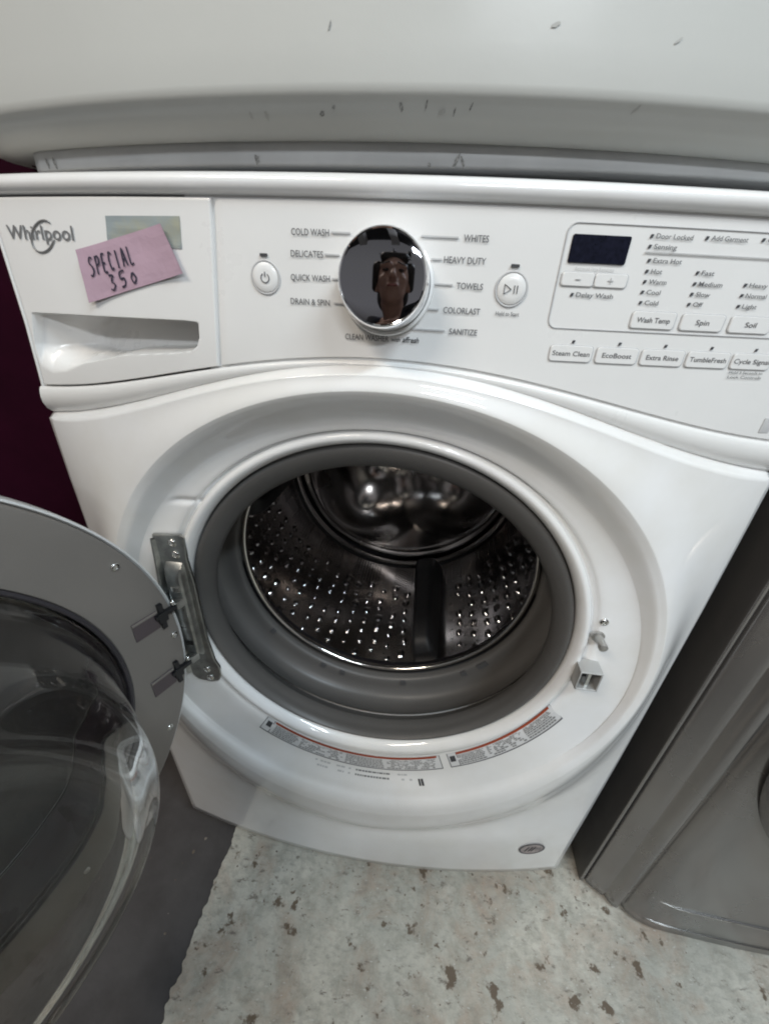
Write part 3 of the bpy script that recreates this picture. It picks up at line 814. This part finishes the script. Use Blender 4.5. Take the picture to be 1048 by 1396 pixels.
# round badge low on the right
def badge():
    cx, cz, a, b = .2775, .1173, .0242, .0165
    # round film, seen foreshortened
    V = [(cx, S(cx, cz)-.0014, cz)]; n = 48
    def yb(x, z):
        return front_at(x, z)-.0006
    return cx, cz
def front_at(x, z):
    # sample outer panel surface: nearest vertex interpolation
    best = sorted(((r[i].x-x)**2+(r[i].z-z)**2, r[i].y) for r in rows[-31:-4] for i in range(0, NT, 2))[:4]
    w = [1/(d+1e-7) for d, _ in best]; return sum(a*b[1] for a, b in zip(w, best))/sum(w)
ybd = front_at(.2775, .1173)
Vb = []; n = 40; yy = {}
e1 = front_at(.2775+.02, .1173)-front_at(.2775-.02, .1173); e2 = front_at(.2775, .1373)-front_at(.2775, .0973)
def bpos(dx, dz, off): return (.2775+dx, ybd+e1/.04*dx+e2/.04*dz-off, .1173+dz)
def bdisc(name, ra, rb, off, m, parent):
    V = []; Fc = []
    for i in range(n):
        a = 2*PI*i/n; V += [bpos(ra*math.cos(a), ra*.86*math.sin(a), off), bpos(rb*math.cos(a), rb*.86*math.sin(a), off)]
    for i in range(n): Fc.append((2*i, 2*((i+1) % n), 2*((i+1) % n)+1, 2*i+1))
    return mesh(name, V, Fc, m, parent, False)
bd = bdisc('round_badge', .0001, .0215, .0012, BADGE, WM)
bdisc('badge_rim', .0185, .0215, .0016, INK, bd)
for dx in (-.009, -.003, .002):
    V = [bpos(dx-.0012-.002, -.008, .0017), bpos(dx+.0012-.002, -.008, .0017), bpos(dx+.0012+.003, .008, .0017), bpos(dx-.0012+.003, .008, .0017)]
    mesh('badge_mark', V, [(0, 1, 2, 3)], INKD, bd, False)
for dz in (-.003, .002): mesh('badge_mark', [bpos(.005, dz, .0017), bpos(.015, dz, .0017), bpos(.015, dz+.0014, .0017), bpos(.005, dz+.0014, .0017)], [(0, 1, 2, 3)], INK, bd, False)

# --- hinge bracket on the left of the dish
def hinge():
    yh = -.0222
    # outline (x,z) of pressed plate
    P = [(-.2440, .6775), (-.2125, .6805), (-.2080, .6765), (-.2080, .6680), (-.2100, .6500), (-.2075, .6130), (-.2075, .5300), (-.2040, .4900), (-.1995, .4790), (-.1990, .4640), (-.2040, .4520), (-.2150, .4480), (-.2330, .4500), (-.2400, .4580), (-.2400, .4800), (-.2400, .5300), (-.2395, .5900), (-.2410, .6250), (-.2450, .6480)]
    n = len(P); V = [(x, yh, z) for x, z in P]+[(x, yh-.0028, z) for x, z in P]
    cx, cz = -.224, .565
    V += [(x+(.0012 if x < cx else -.0012), yh-.0036, z+(.0012 if z < cz else -.0012)) for x, z in P]
    Fc = [(j*n+i, j*n+(i+1) % n, (j+1)*n+(i+1) % n, (j+1)*n+i) for j in (0, 1) for i in range(n)]+[tuple(range(2*n, 3*n))]
    hb = mesh('hinge_bracket', V, Fc, ZINC, WM, True, 25)
    # raised channel
    pr_ = [(-.0150, 0), (-.0128, .0075), (-.010, .0095), (.004, .0095), (.0062, .0075), (.0082, 0)]
    V = []; zz = [(.500, 0), (.505, .6), (.512, 1), (.628, 1), (.638, .6), (.644, 0)]
    for z, s_ in zz:
        for dx, dy in pr_: V.append((-.2225+dx, yh-.0034-dy*s_, z))
    Fc = [(j*6+i, j*6+i+1, (j+1)*6+i+1, (j+1)*6+i) for j in range(len(zz)-1) for i in range(5)]
    ch = mesh('hinge_channel', V, Fc, ZINC, hb, True, 30)
    box('hinge_slot', (-.2300, yh-.0134, .5260), (-.2205, yh-.0126, .5320), HOLE, hb)
    box('hinge_tab', (-.2290, yh-.0150, .6100), (-.2195, yh-.0126, .6165), SCREW, hb, .0005)
    # curled barrel towards the door
    tube('hinge_barrel', [(-.2445, yh-.010, .600), (-.2445, yh-.010, .505)], .0055, ZINC, hb, 14)
    V = []; 
    for z, w in ((.672, .001), (.640, .004), (.60, .0085), (.51, .0085), (.48, .004), (.462, .001)):
        V += [(-.2435, yh, z), (-.2470, yh-.003-w, z), (-.2440, yh-.0045-w, z), (-.2400, yh-.003, z)]
    Fc = [(j*4+i, j*4+i+1, (j+1)*4+i+1, (j+1)*4+i) for j in range(5) for i in range(3)]
    mesh('hinge_flange', V, Fc, ZINC, hb, True, 40)
    for x, z in ((-.2225, .6690), (-.2215, .6535), (-.2175, .4720), (-.2150, .4570)): screw(x, yh-.0036, z, (0, -1, 0), .0050, hb)
hinge()

# --- open door
PHI = 1.99; DCN = Vector((-.3434, -.3012, .55)); dd = Vector((-math.cos(PHI), math.sin(PHI), 0)); nn_ = Vector((math.sin(PHI), math.cos(PHI), 0))
def DP(u, v, h): return DCN+dd*u+Vector((0, 0, v))+nn_*h
dk = dict(c=DCN, axis=nn_, n=144)
door = lathe('door', [(.2215, -.014), (.2215, -.001), (.2225, .0), (.236, .0006), (.262, .0006), (.2815, .0), (.2835, -.0010), (.2842, -.003), (.2842, -.010)], GREYPL, WM, **dk, autosm=35)
lathe('door_shell', [(.2846, -.006), (.2862, -.0035), (.2878, -.0045), (.2882, -.009), (.2875, -.022), (.2830, -.036), (.270, -.048), (.240, -.056), (.205, -.060), (.202, -.056)], SHELL, door, **dk)
lathe('door_window', [(.206, -.057), (.200, -.062), (.12, -.072), (0, -.076)], mat('smoked_window', (.045, .042, .044), .25, coat=.3), door, **dk, autosm=None)
lathe('door_liner', [(.2215, -.012), (.214, -.020), (.209, -.040), (.203, -.054)], mat('liner_plastic', (.055, .045, .05), .3, rvar=.05), door, **dk)
lathe('glass_seal', [(.2213, -.004), (.2213, .0012), (.2190, .0024), (.2172, .0012), (.2168, -.006)], mat('seal_dark', (.05, .045, .05), .4), door, **dk)
og = crom([(.2168, -.004), (.2120, .004), (.2050, .014), (.1990, .040), (.1920, .075), (.1850, .100), (.1760, .116), (.1640, .1245), (.150, .1265), (.130, .1235), (.10, .121), (.05, .1200), (0, .1200)], 4)
ig = crom([(0, .1120), (.05, .1120), (.10, .1125), (.128, .1145), (.145, .1160), (.156, .1135), (.165, .1060), (.1745, .0920), (.1835, .070), (.191, .037), (.1975, .012), (.205, .001), (.210, -.006)], 4)
lathe('glass_bowl', og+ig, GLASS, door, **dk, close=True, autosm=None)
# step rings moulded in the bowl
for u, v in ((.241, .125), (.2765, .0060), (.2412, -.1230), (.12, .222), (.12, -.222)):
    p = DP(u, v, .0006); s_ = screw(p.x, p.y, p.z, nn_, .0042, door)
for v in (.0400, -.0490):
    # recessed pad and black cross clip with its hinge arm
    def dbox(name, u0, u1, v0, v1, h0, h1, m, parent, rot=0.):
        V = []
        for h_ in (h0, h1):
            for uu, vv in ((u0, v0), (u1, v0), (u1, v1), (u0, v1)): V.append(DP(uu, vv, h_))
        return mesh(name, V, [(0, 1, 2, 3), (4, 5, 6, 7), (0, 1, 5, 4), (1, 2, 6, 5), (2, 3, 7, 6), (3, 0, 4, 7)], m, parent, False)
    arm = dbox('hinge_arm', .2370, .2640, v-.0115, v+.0115, .0007, .0022, mat('arm_mauve', (.085, .066, .072), .35) if 'arm_mauve' not in MATS else MATS['arm_mauve'], door)
    dbox('arm_edge', .2370, .2640, v+.0095, v+.0118, .0022, .0034, GREYPL, arm)
    dbox('cross_clip', .2605, .2850, v-.0020+.004, v+.0030+.004, .0008, .0060, BLACKP, arm)
    dbox('cross_clip', .2655, .2705, v-.0140, v+.0190, .0008, .0052, BLACKP, arm)
    dbox('cross_clip', .2630, .2730, v-.004, v+.0085, .0008, .0065, BLACKP, arm)
    dbox('hinge_lug', .2850, .2960, v+.000, v+.0100, -.004, .0060, ZINC, arm)
    p = DP(.2835, v+.010, .0030); screw(p.x, p.y, p.z, nn_, .0038, arm)

# ------------------------------------------------------------------ dryer stacked on top
DR = thing('clothes_dryer', 'off white clothes dryer stacked above, its scuffed bowed front overhanging', 'dryer')
def Sd(x): return -.060*(1-(x/.345)**2)+.002
prof = [(.000, 1.86), (.000, 1.50), (.0, 1.20), (.0, 1.06), (.0, 1.035), (.0, 1.0190), (.0004, 1.0155), (.0018, 1.0133), (.0038, 1.0120), (.0050, 1.0105), (.0062, 1.0085), (.0100, 1.0055), (.0160, 1.0030), (.0230, 1.0016), (.0310, 1.0010), (.040, 1.0012), (.060, 1.002)]
V = []; Fc = []; NXs = 120; k = len(prof)
for i in range(NXs+1):
    x = -.345+.690*i/NXs; e = min(1, (x+.345)/.02, (.345-x)/.02); rr = 1-math.sqrt(max(0, 1-(1-e)**2))
    for j, (dy, z) in enumerate(prof): V.append((x, Sd(x)+dy+.02*rr, z))
for i in range(NXs):
    for j in range(k-1): Fc.append((i*k+j, (i+1)*k+j, (i+1)*k+j+1, i*k+j+1))
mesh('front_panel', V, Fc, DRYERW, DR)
V = []; Fc = []; bp_ = [(.05, 1.004), (.0345, 1.0030), (.0310, 1.0015), (.0302, .9990), (.0300, .9895), (.0308, .9882), (.0330, .9878), (.10, .9878)]
for i in range(81):
    x = -.300+.615*i/80; e = min(1, (x+.300)/.014, (.315-x)/.014); rr = 1-math.sqrt(max(0, 1-(1-e)**2))
    for dy, z in bp_: V.append((x, Sd(x)+dy+.018*rr, z+(max(0, x)*.014+.0006 if z < .995 else 0)))
for i in range(80):
    for j in range(7): Fc.append((i*8+j, (i+1)*8+j, (i+1)*8+j+1, i*8+j+1))
mesh('base', V, Fc, DRYERB, DR, True, 60)
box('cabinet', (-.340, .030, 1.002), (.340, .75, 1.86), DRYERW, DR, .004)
for fx in (-.29, .29):
    for fy in (.10, .68):
        lathe('foot', [(0, 0), (.02, 0), (.02, .012), (.009, .016), (.009, .026), (0, .026)], BLACKP, DR, c=(fx, fy, .9846), axis=(0, 0, 1), up=(1, 0, 0), n=20)
def smudge(x, z, a, b, rot, m, parent, seed, yf):
    rnd = random.Random(seed); n = 12; V = []
    for i in range(n):
        t = 2*PI*i/n; rr = .7+.5*rnd.random(); dx = a*rr*math.cos(t); dz = b*rr*math.sin(t)
        dx, dz = dx*math.cos(rot)-dz*math.sin(rot), dx*math.sin(rot)+dz*math.cos(rot)
        V.append((x+dx, yf(x+dx, z+dz)-.0004, z+dz))
    mesh('scuff', V, [tuple(range(n))], m, parent, False)
ydf = lambda x, z: Sd(x)+interp([(1.0016, .023), (1.003, .016), (1.0055, .010), (1.0085, .0062), (1.0105, .0050), (1.012, .0038), (1.0133, .0018), (1.0155, .0004), (1.019, 0)], z)
for i, (x, z, a, b, r, m) in enumerate(((-.0335, 1.0400, .0022, .0004, 1.2, SCUFF), (.083, 1.041, .0022, .0010, .3, SCUFL), (.147, 1.038, .0026, .0007, .6, SCUFL), (-.0405, 1.0075, .0016, .0010, .2, SCUFF), (-.0330, 1.0098, .0013, .0009, .5, SCUFF),
                                       (.006, 1.0098, .0010, .0020, .2, SCUFF), (.020, 1.0105, .0006, .0022, -.3, SCUFF), (.029, 1.0085, .0022, .0010, .2, SCUFL), (.036, 1.0085, .0006, .0018, -.3, SCUFF), (.045, 1.0104, .0005, .0018, -.5, SCUFF),
                                       (-.075, 1.007, .0012, .0016, .2, SCUFL), (-.085, 1.007, .0012, .0016, .2, SCUFL), (.135, 1.012, .0025, .0006, .7, SCUFL))):
    smudge(x, z, a, b, r, m, DR, i+5, ydf)
for i, (x, z, a, b, r) in enumerate(((-.0925, .9915, .0018, .0028, .1), (.0400, .9925, .0012, .0040, -.5), (.0440, .9920, .0009, .0038, .4), (.023, .9900, .0012, .0014, 0), (-.268, .9930, .0016, .004, .3), (-.276, .9935, .0016, .004, .3))):
    smudge(x, z, a, b, r, SCUFF, DR, 40+i, lambda x, z: Sd(x)+.0300)

# ------------------------------------------------------------------ graphite washer on the right
GW = thing('washing_machine', 'dark graphite grey washing machine standing close beside the white one', 'washing machine')
pl = [(.386, .70), (.386, .030), (.3862, .0040), (.3885, -.0005), (.3915, .0002), (.3925, .0060), (.3942, .0068), (.3960, .0000), (.4000, -.0040), (.4180, -.0160), (.4205, -.0152), (.4230, -.0165), (.4290, -.0260), (.4370, -.0305), (.4420, -.0290), (.4445, -.0245), (.4478, -.0250), (.4520, -.0325), (.4640, -.0410), (.4860, -.0480), (.5100, -.0505), (.5400, -.0520), (.62, -.056), (.7280, -.058)]
pl = [tuple(p) for p in pl]; full = pl[:2]+crom(pl[1:], 3)
full = pl[:1]+crom(pl[1:], 3)
right = [(1.456-x, y) for x, y in reversed(full)]
plan = full+right[1:]
zz = [.006, .009, .03, .095, .0965, .3, .6, .85, .97, .98]
V = []; Fc = []; k = len(plan)
for z in zz:
    ins = .002 if z < .008 else 0
    for x, y in plan:
        # bottom corner is rounded in front
        V.append((x+(ins if x < .7 else -ins), y+ins, z))
for j in range(len(zz)-1):
    for i in range(k-1): Fc.append((j*k+i, j*k+i+1, (j+1)*k+i+1, (j+1)*k+i))
b0 = (len(zz)-1)*k; Fc.append(tuple(range(b0, b0+k)))
GB = mesh('body', V, Fc, GRAPH, GW, True, 50)
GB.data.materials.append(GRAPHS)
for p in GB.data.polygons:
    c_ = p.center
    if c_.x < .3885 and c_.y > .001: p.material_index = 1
# toe panel
V = []; Fc = []; P = lin(.462, .995, 30)
def yt(x):
    q = x if x < .728 else 1.456-x
    return interp([(.46, -.037), (.472, -.0425), (.49, -.048), (.51, -.0505), (.54, -.052), (.62, -.056), (.728, -.058)], q)
for x in P:
    for dy, z in ((.004, .016), (-.0008, .0165), (-.0014, .018), (-.0014, .094), (-.0012, .0962), (-.0006, .0968), (.004, .0968)): V.append((x, yt(x)+dy, z))
for i in range(len(P)-1):
    for j in range(6): Fc.append((i*7+j, (i+1)*7+j, (i+1)*7+j+1, i*7+j+1))
Fc.append(tuple(range(7))); Fc.append(tuple(range((len(P)-1)*7, len(P)*7)))
tp = mesh('toe_panel', V, Fc, GRAPH, GW, True, 30)
def strip_line(name, z0, z1, m, x0=.464):
    V = []; Fc = []
    Q = lin(x0, .99, 30)
    for x in Q: V += [(x, yt(x)-.0022, z0), (x, yt(x)-.0022, z1), (x, yt(x)-.0010, z1), (x, yt(x)-.0010, z0)]
    for i in range(30):
        for q in range(4): Fc.append((i*4+q, i*4+(q+1) % 4, i*4+4+(q+1) % 4, i*4+4+q))
    mesh(name, V, Fc, m, tp, False)
strip_line('toe_highlight', .0952, .0964, RIMST); strip_line('toe_highlight', .0300, .0306, RIMST)  # thin bright metal strips stand in for highlight lines along the toe panel
lathe('door_ring', [(.2730, -.01), (.2730, .004), (.2715, .008), (.2695, .009), (.2660, .008)], GRAPH, GW, c=(.728, -.060, .505), n=96)
lathe('door_glass', [(.269, .0), (.268, .010), (.257, .018), (.15, .030), (0, .036)], mat('dark_door_glass', (.008, .008, .009), .06, coat=1), GW, c=(.728, -.060, .505), n=96)
for fx in (.43, 1.03):
    for fy in (.05, .62): lathe('foot', [(0, 0), (.02, 0), (.02, .006), (.01, .008), (.01, .012), (0, .012)], BLACKP, GW, c=(fx, fy, .0003), axis=(0, 0, 1), up=(1, 0, 0), n=18)

# ------------------------------------------------------------------ crumbs and lint on the floor
V = []; Fc = []; rnd = random.Random(21)
for x, y, r in [(-.318, .012, .0035), (-.300, -.030, .003), (-.312, -.052, .0035), (-.42, -.10, .003), (-.30, -.16, .002)]+[(rnd.uniform(-.24, .40), rnd.uniform(-.05, .03)-.02, rnd.uniform(.0008, .0022)) for _ in range(60)]+[(rnd.uniform(-.5, .6), rnd.uniform(-.35, -.05), rnd.uniform(.0006, .0014)) for _ in range(90)]:
    b0 = len(V); z0 = -.003 if x < -.255 else 0
    for k in range(5): V.append((x+r*math.cos(1.257*k+x*90)*rnd.uniform(.6, 1.3), y+r*math.sin(1.257*k+x*90)*rnd.uniform(.6, 1.3), z0+.0003))
    V.append((x, y, z0+r*.8))
    Fc += [(b0+k, b0+(k+1) % 5, b0+5) for k in range(5)]
o = mesh('floor_crumbs', V, Fc, mat('crumb_grit', (.34, .31, .27), .8, noise_amt=.6, nscale=30, alt=(.12, .09, .06)), None, False)
o['kind'] = 'stuff'; o['label'] = 'small crumbs and grit scattered over the floor in front of the machines'; o['category'] = 'debris'
# ------------------------------------------------------------------ maroon cabinet on the left, in the dark
MC = thing('cabinet', 'tall dark maroon cabinet standing in shadow left of the white machine', 'cabinet')
box('cabinet_body', (-1.35, .16, .06), (-.40, .80, 1.75), MAROON, MC, .006)
box('plinth', (-1.34, .18, .0005), (-.41, .79, .06), BLACKP, MC)
box('door_panel', (-1.345, .142, .08), (-.405, .160, 1.74), MAROON, MC, .004)

# ------------------------------------------------------------------ the person holding the phone (mirrored in the dial)
def caps(bm, p0, r0, p1, r1, n=12):
    p0, p1 = Vector(p0), Vector(p1); d = p1-p0; L_ = max(d.length, 1e-5); q = d.to_track_quat('Z', 'Y').to_matrix()
    R_ = []
    for i in range(5): t = -PI/2+PI/2*i/4.0; R_.append((r0*math.cos(t), r0*math.sin(t)))
    for i in range(5): t = PI/2*i/4.0; R_.append((r1*math.cos(t), L_+r1*math.sin(t)))
    vs = []
    for r, h in R_:
        r = max(r, 1e-5); vs.append([bm.verts.new(p0+q @ Vector((r*math.cos(2*PI*k/n), r*math.sin(2*PI*k/n), h))) for k in range(n)])
    for a, b in zip(vs, vs[1:]):
        for k in range(n): bm.faces.new((a[k], a[(k+1) % n], b[(k+1) % n], b[k]))
    bm.faces.new(list(reversed(vs[0]))); bm.faces.new(vs[-1])
def ellips(bm, c, rx, ry, rz, rot=None):
    r = bmesh.ops.create_uvsphere(bm, u_segments=28, v_segments=18, radius=1)
    for v in r['verts']:
        p = Vector((v.co.x*rx, v.co.y*ry, v.co.z*rz)); v.co = (rot @ p if rot else p)+Vector(c)
def fuse(name, fn, m, parent, vox):
    bm = bmesh.new(); fn(bm); me = bpy.data.meshes.new(name); bm.to_mesh(me); bm.free()
    o = bpy.data.objects.new(name, me); COL.objects.link(o)
    md = o.modifiers.new('r', 'REMESH'); md.mode = 'VOXEL'; md.voxel_size = vox
    s_ = o.modifiers.new('s', 'SMOOTH'); s_.factor = .5; s_.iterations = 4
    bpy.context.view_layer.update(); me2 = bpy.data.meshes.new_from_object(o.evaluated_get(bpy.context.evaluated_depsgraph_get()))
    bpy.data.objects.remove(o); me2.name = name
    return link(name, me2, m, parent)
PE = thing('person', 'person in a dark V neck top crouching with a phone, mirrored in the round dial', 'person')
HD = Vector((-.030, -.70, 1.075)); hrot = Matrix.Rotation(math.radians(14), 3, 'X')
def hp(x, y, z): return HD+hrot @ Vector((x, y, z))     # face looks towards +y
NK = HD+Vector((.012, -.055, -.150)); CH = Vector((.01, -.86, .80)); HP = Vector((.06, -1.06, .42))
SL, SR = Vector((-.13, -.84, .865)), Vector((.22, -.84, .865))
EL, ER = Vector((-.19, -.62, .66)), Vector((.29, -.62, .66))
WL, WR_ = Vector((-.055, -.455, .80)), Vector((.150, -.450, .80))
KL, KR = Vector((-.17, -.62, .50)), Vector((.29, -.62, .50)); AL, AR = Vector((-.12, -.92, .08)), Vector((.25, -.92, .08))
def fingers(bm, w, side):
    """palm and five bent fingers closing on the edge of the phone"""
    palm = w+Vector((side*-.018, .035, .055)); caps(bm, w, .024, palm, .026)
    for i in range(4):
        b = palm+Vector((side*-.004, -.008+.006*i, .030-.021*i)); l = (.034, .038, .036, .028)[i]
        m1 = b+Vector((side*-.014, .020, .004)).normalized()*l; m2 = m1+Vector((side*-.028, .004, 0)).normalized()*l*.62; m3 = m2+Vector((side*-.020, -.010, 0)).normalized()*l*.5
        caps(bm, palm+Vector((0, -.004, .018-.014*i)), .010, b, .0092); caps(bm, b, .009, m1, .0082); caps(bm, m1, .0082, m2, .0074); caps(bm, m2, .0074, m3, .0064)
    t0 = palm+Vector((side*-.012, -.020, .0)); t1 = t0+Vector((side*-.022, -.014, .024)); t2 = t1+Vector((side*-.016, .002, .020))
    caps(bm, t0, .0125, t1, .0105); caps(bm, t1, .0105, t2, .0085)
def body(bm):
    ellips(bm, hp(0, -.012, .018), .074, .093, .100, hrot); ellips(bm, hp(0, .020, -.045), .056, .066, .070, hrot); ellips(bm, hp(0, .045, -.085), .030, .030, .026, hrot)
    caps(bm, hp(0, .083, .012), .009, hp(0, .108, -.026), .0135); 
    for s_ in (-1, 1):
        caps(bm, hp(s_*.018, .082, .034), .010, hp(s_*.050, .066, .032), .010)       # brow
        caps(bm, hp(s_*.040, .060, -.020), .020, hp(s_*.034, .056, -.040), .018)     # cheek
        ellips(bm, hp(s_*.077, -.010, -.012), .010, .018, .030, hrot)               # ear
        caps(bm, hp(s_*.012, .098, -.030), .0075, hp(s_*.012, .094, -.028), .0075)
    caps(bm, hp(-.018, .084, -.056), .0085, hp(.018, .084, -.056), .0085)
    caps(bm, hp(0, -.02, -.08), .055, NK, .052); caps(bm, NK, .058, CH+Vector((0, 0, .05)), .085)
    caps(bm, SL, .052, SR, .052); caps(bm, CH+Vector((-.07, 0, .02)), .10, HP+Vector((-.06, 0, .10)), .10); caps(bm, CH+Vector((.07, 0, .02)), .10, HP+Vector((.06, 0, .10)), .10)
    caps(bm, HP+Vector((-.08, 0, 0)), .12, HP+Vector((.08, 0, 0)), .12)
    for S_, E_, W_, K_, A_, sd in ((SL, EL, WL, KL, AL, -1), (SR, ER, WR_, KR, AR, 1)):
        caps(bm, S_, .050, E_, .038); caps(bm, E_, .038, W_, .025); fingers(bm, W_, sd)
        caps(bm, HP+Vector((sd*.09, 0, 0)), .095, K_, .062); caps(bm, K_, .060, A_, .040)
        caps(bm, A_+Vector((0, -.03, -.045)), .034, A_+Vector((0, .15, -.052)), .026)
SKIN = mat('skin', (.42, .25, .19), .5, noise_amt=.1, nscale=30, bump=.1, bscale=300)
fuse('body', body, SKIN, PE, .0055)
def shirt(bm):
    caps(bm, SL+Vector((0, 0, .006)), .058, CH+Vector((-.03, -.02, .02)), .100); caps(bm, SR+Vector((0, 0, .006)), .058, CH+Vector((.03, -.02, .02)), .100)
    caps(bm, SL+Vector((.02, -.04, .01)), .050, SR+Vector((-.02, -.04, .01)), .050)
    for q in (-.07, .07): caps(bm, CH+Vector((q, .0, -.01)), .109, HP+Vector((q, 0, .08)), .116)
    for S_, E_ in ((SL, EL), (SR, ER)): caps(bm, S_, .060, S_.lerp(E_, .75), .052)
fuse('shirt', shirt, mat('navy_cloth', (.010, .011, .020), .85, noise_amt=.3, nscale=60), PE, .008)
def trousers(bm):
    caps(bm, HP+Vector((-.08, 0, 0)), .132, HP+Vector((.08, 0, 0)), .132)
    for K_, A_, sd in ((KL, AL, -1), (KR, AR, 1)):
        caps(bm, HP+Vector((sd*.09, 0, 0)), .105, K_, .073); caps(bm, K_, .072, A_+Vector((0, 0, .02)), .056)
fuse('trousers', trousers, mat('dark_denim', (.03, .035, .05), .8, noise_amt=.3, nscale=50), PE, .009)
def shoes(bm):
    for A_ in (AL, AR): caps(bm, A_+Vector((0, -.035, -.032)), .040, A_+Vector((0, .16, -.042)), .032)
fuse('shoe', shoes, BLACKP, PE, .006)
def hair(bm):
    ellips(bm, hp(0, -.030, .034), .086, .096, .102, hrot); ellips(bm, hp(0, -.055, -.040), .078, .065, .090, hrot)
    for s_ in (-1, 1): caps(bm, hp(s_*.076, .014, .060), .024, hp(s_*.080, -.012, -.020), .018)
    caps(bm, hp(-.045, .045, .088), .022, hp(.045, .045, .088), .022); caps(bm, hp(0, -.05, .12), .035, hp(0, -.06, .145), .032)
    rnd = random.Random(2)
    for i in range(16):
        a = rnd.uniform(-.06, .06); caps(bm, hp(a, rnd.uniform(-.05, .03), .11), .007, hp(a*1.5, rnd.uniform(-.06, .02), .150+rnd.random()*.02), .004, 6)
fuse('hair', hair, mat('brown_hair', (.018, .011, .008), .5, noise_amt=.4, nscale=80), PE, .0045)
EYEM = mat('eye', (.02, .012, .01), .15); LIPM = mat('lips', (.30, .10, .09), .4)
for s_ in (-1, 1):
    bm = bmesh.new(); ellips(bm, hp(s_*.032, .0735, .012), .0135, .006, .0060, hrot); me = bpy.data.meshes.new('eye'); bm.to_mesh(me); bm.free(); link('eye', me, EYEM, PE)
    bm = bmesh.new(); caps(bm, hp(s_*.018, .092, .036), .0028, hp(s_*.050, .076, .034), .0022, 8); me = bpy.data.meshes.new('eyebrow'); bm.to_mesh(me); bm.free(); link('eyebrow', me, MATS['brown_hair'], PE)
bm = bmesh.new(); caps(bm, hp(-.017, .0915, -.056), .0046, hp(.017, .0915, -.056), .0046, 10); me = bpy.data.meshes.new('lips'); bm.to_mesh(me); bm.free(); link('lips', me, LIPM, PE)
# phone right behind the lens
PH = thing('phone', 'black mobile phone held up in both hands in front of the machine', 'phone')
def phone_box(name, x0, x1, y0, y1, z0, z1, m, bev):
    bm = bmesh.new(); bmesh.ops.create_cube(bm, size=1)
    for v in bm.verts: v.co = Vector((x0+(v.co.x+.5)*(x1-x0), y0+(v.co.y+.5)*(y1-y0), z0+(v.co.z+.5)*(z1-z0)))
    bmesh.ops.bevel(bm, geom=list(bm.edges), offset=bev, segments=3, affect='EDGES')
    for v in bm.verts: v.co = M @ v.co
    me = bpy.data.meshes.new(name); bm.to_mesh(me); bm.free(); return link(name, me, m, PH, False)
phone_box('phone_body', -.020, .055, -.135, .020, .0030, .0115, BLACKP, .003)
phone_box('lens', -.006, .006, -.006, .006, .0012, .0032, DISP, .0008)
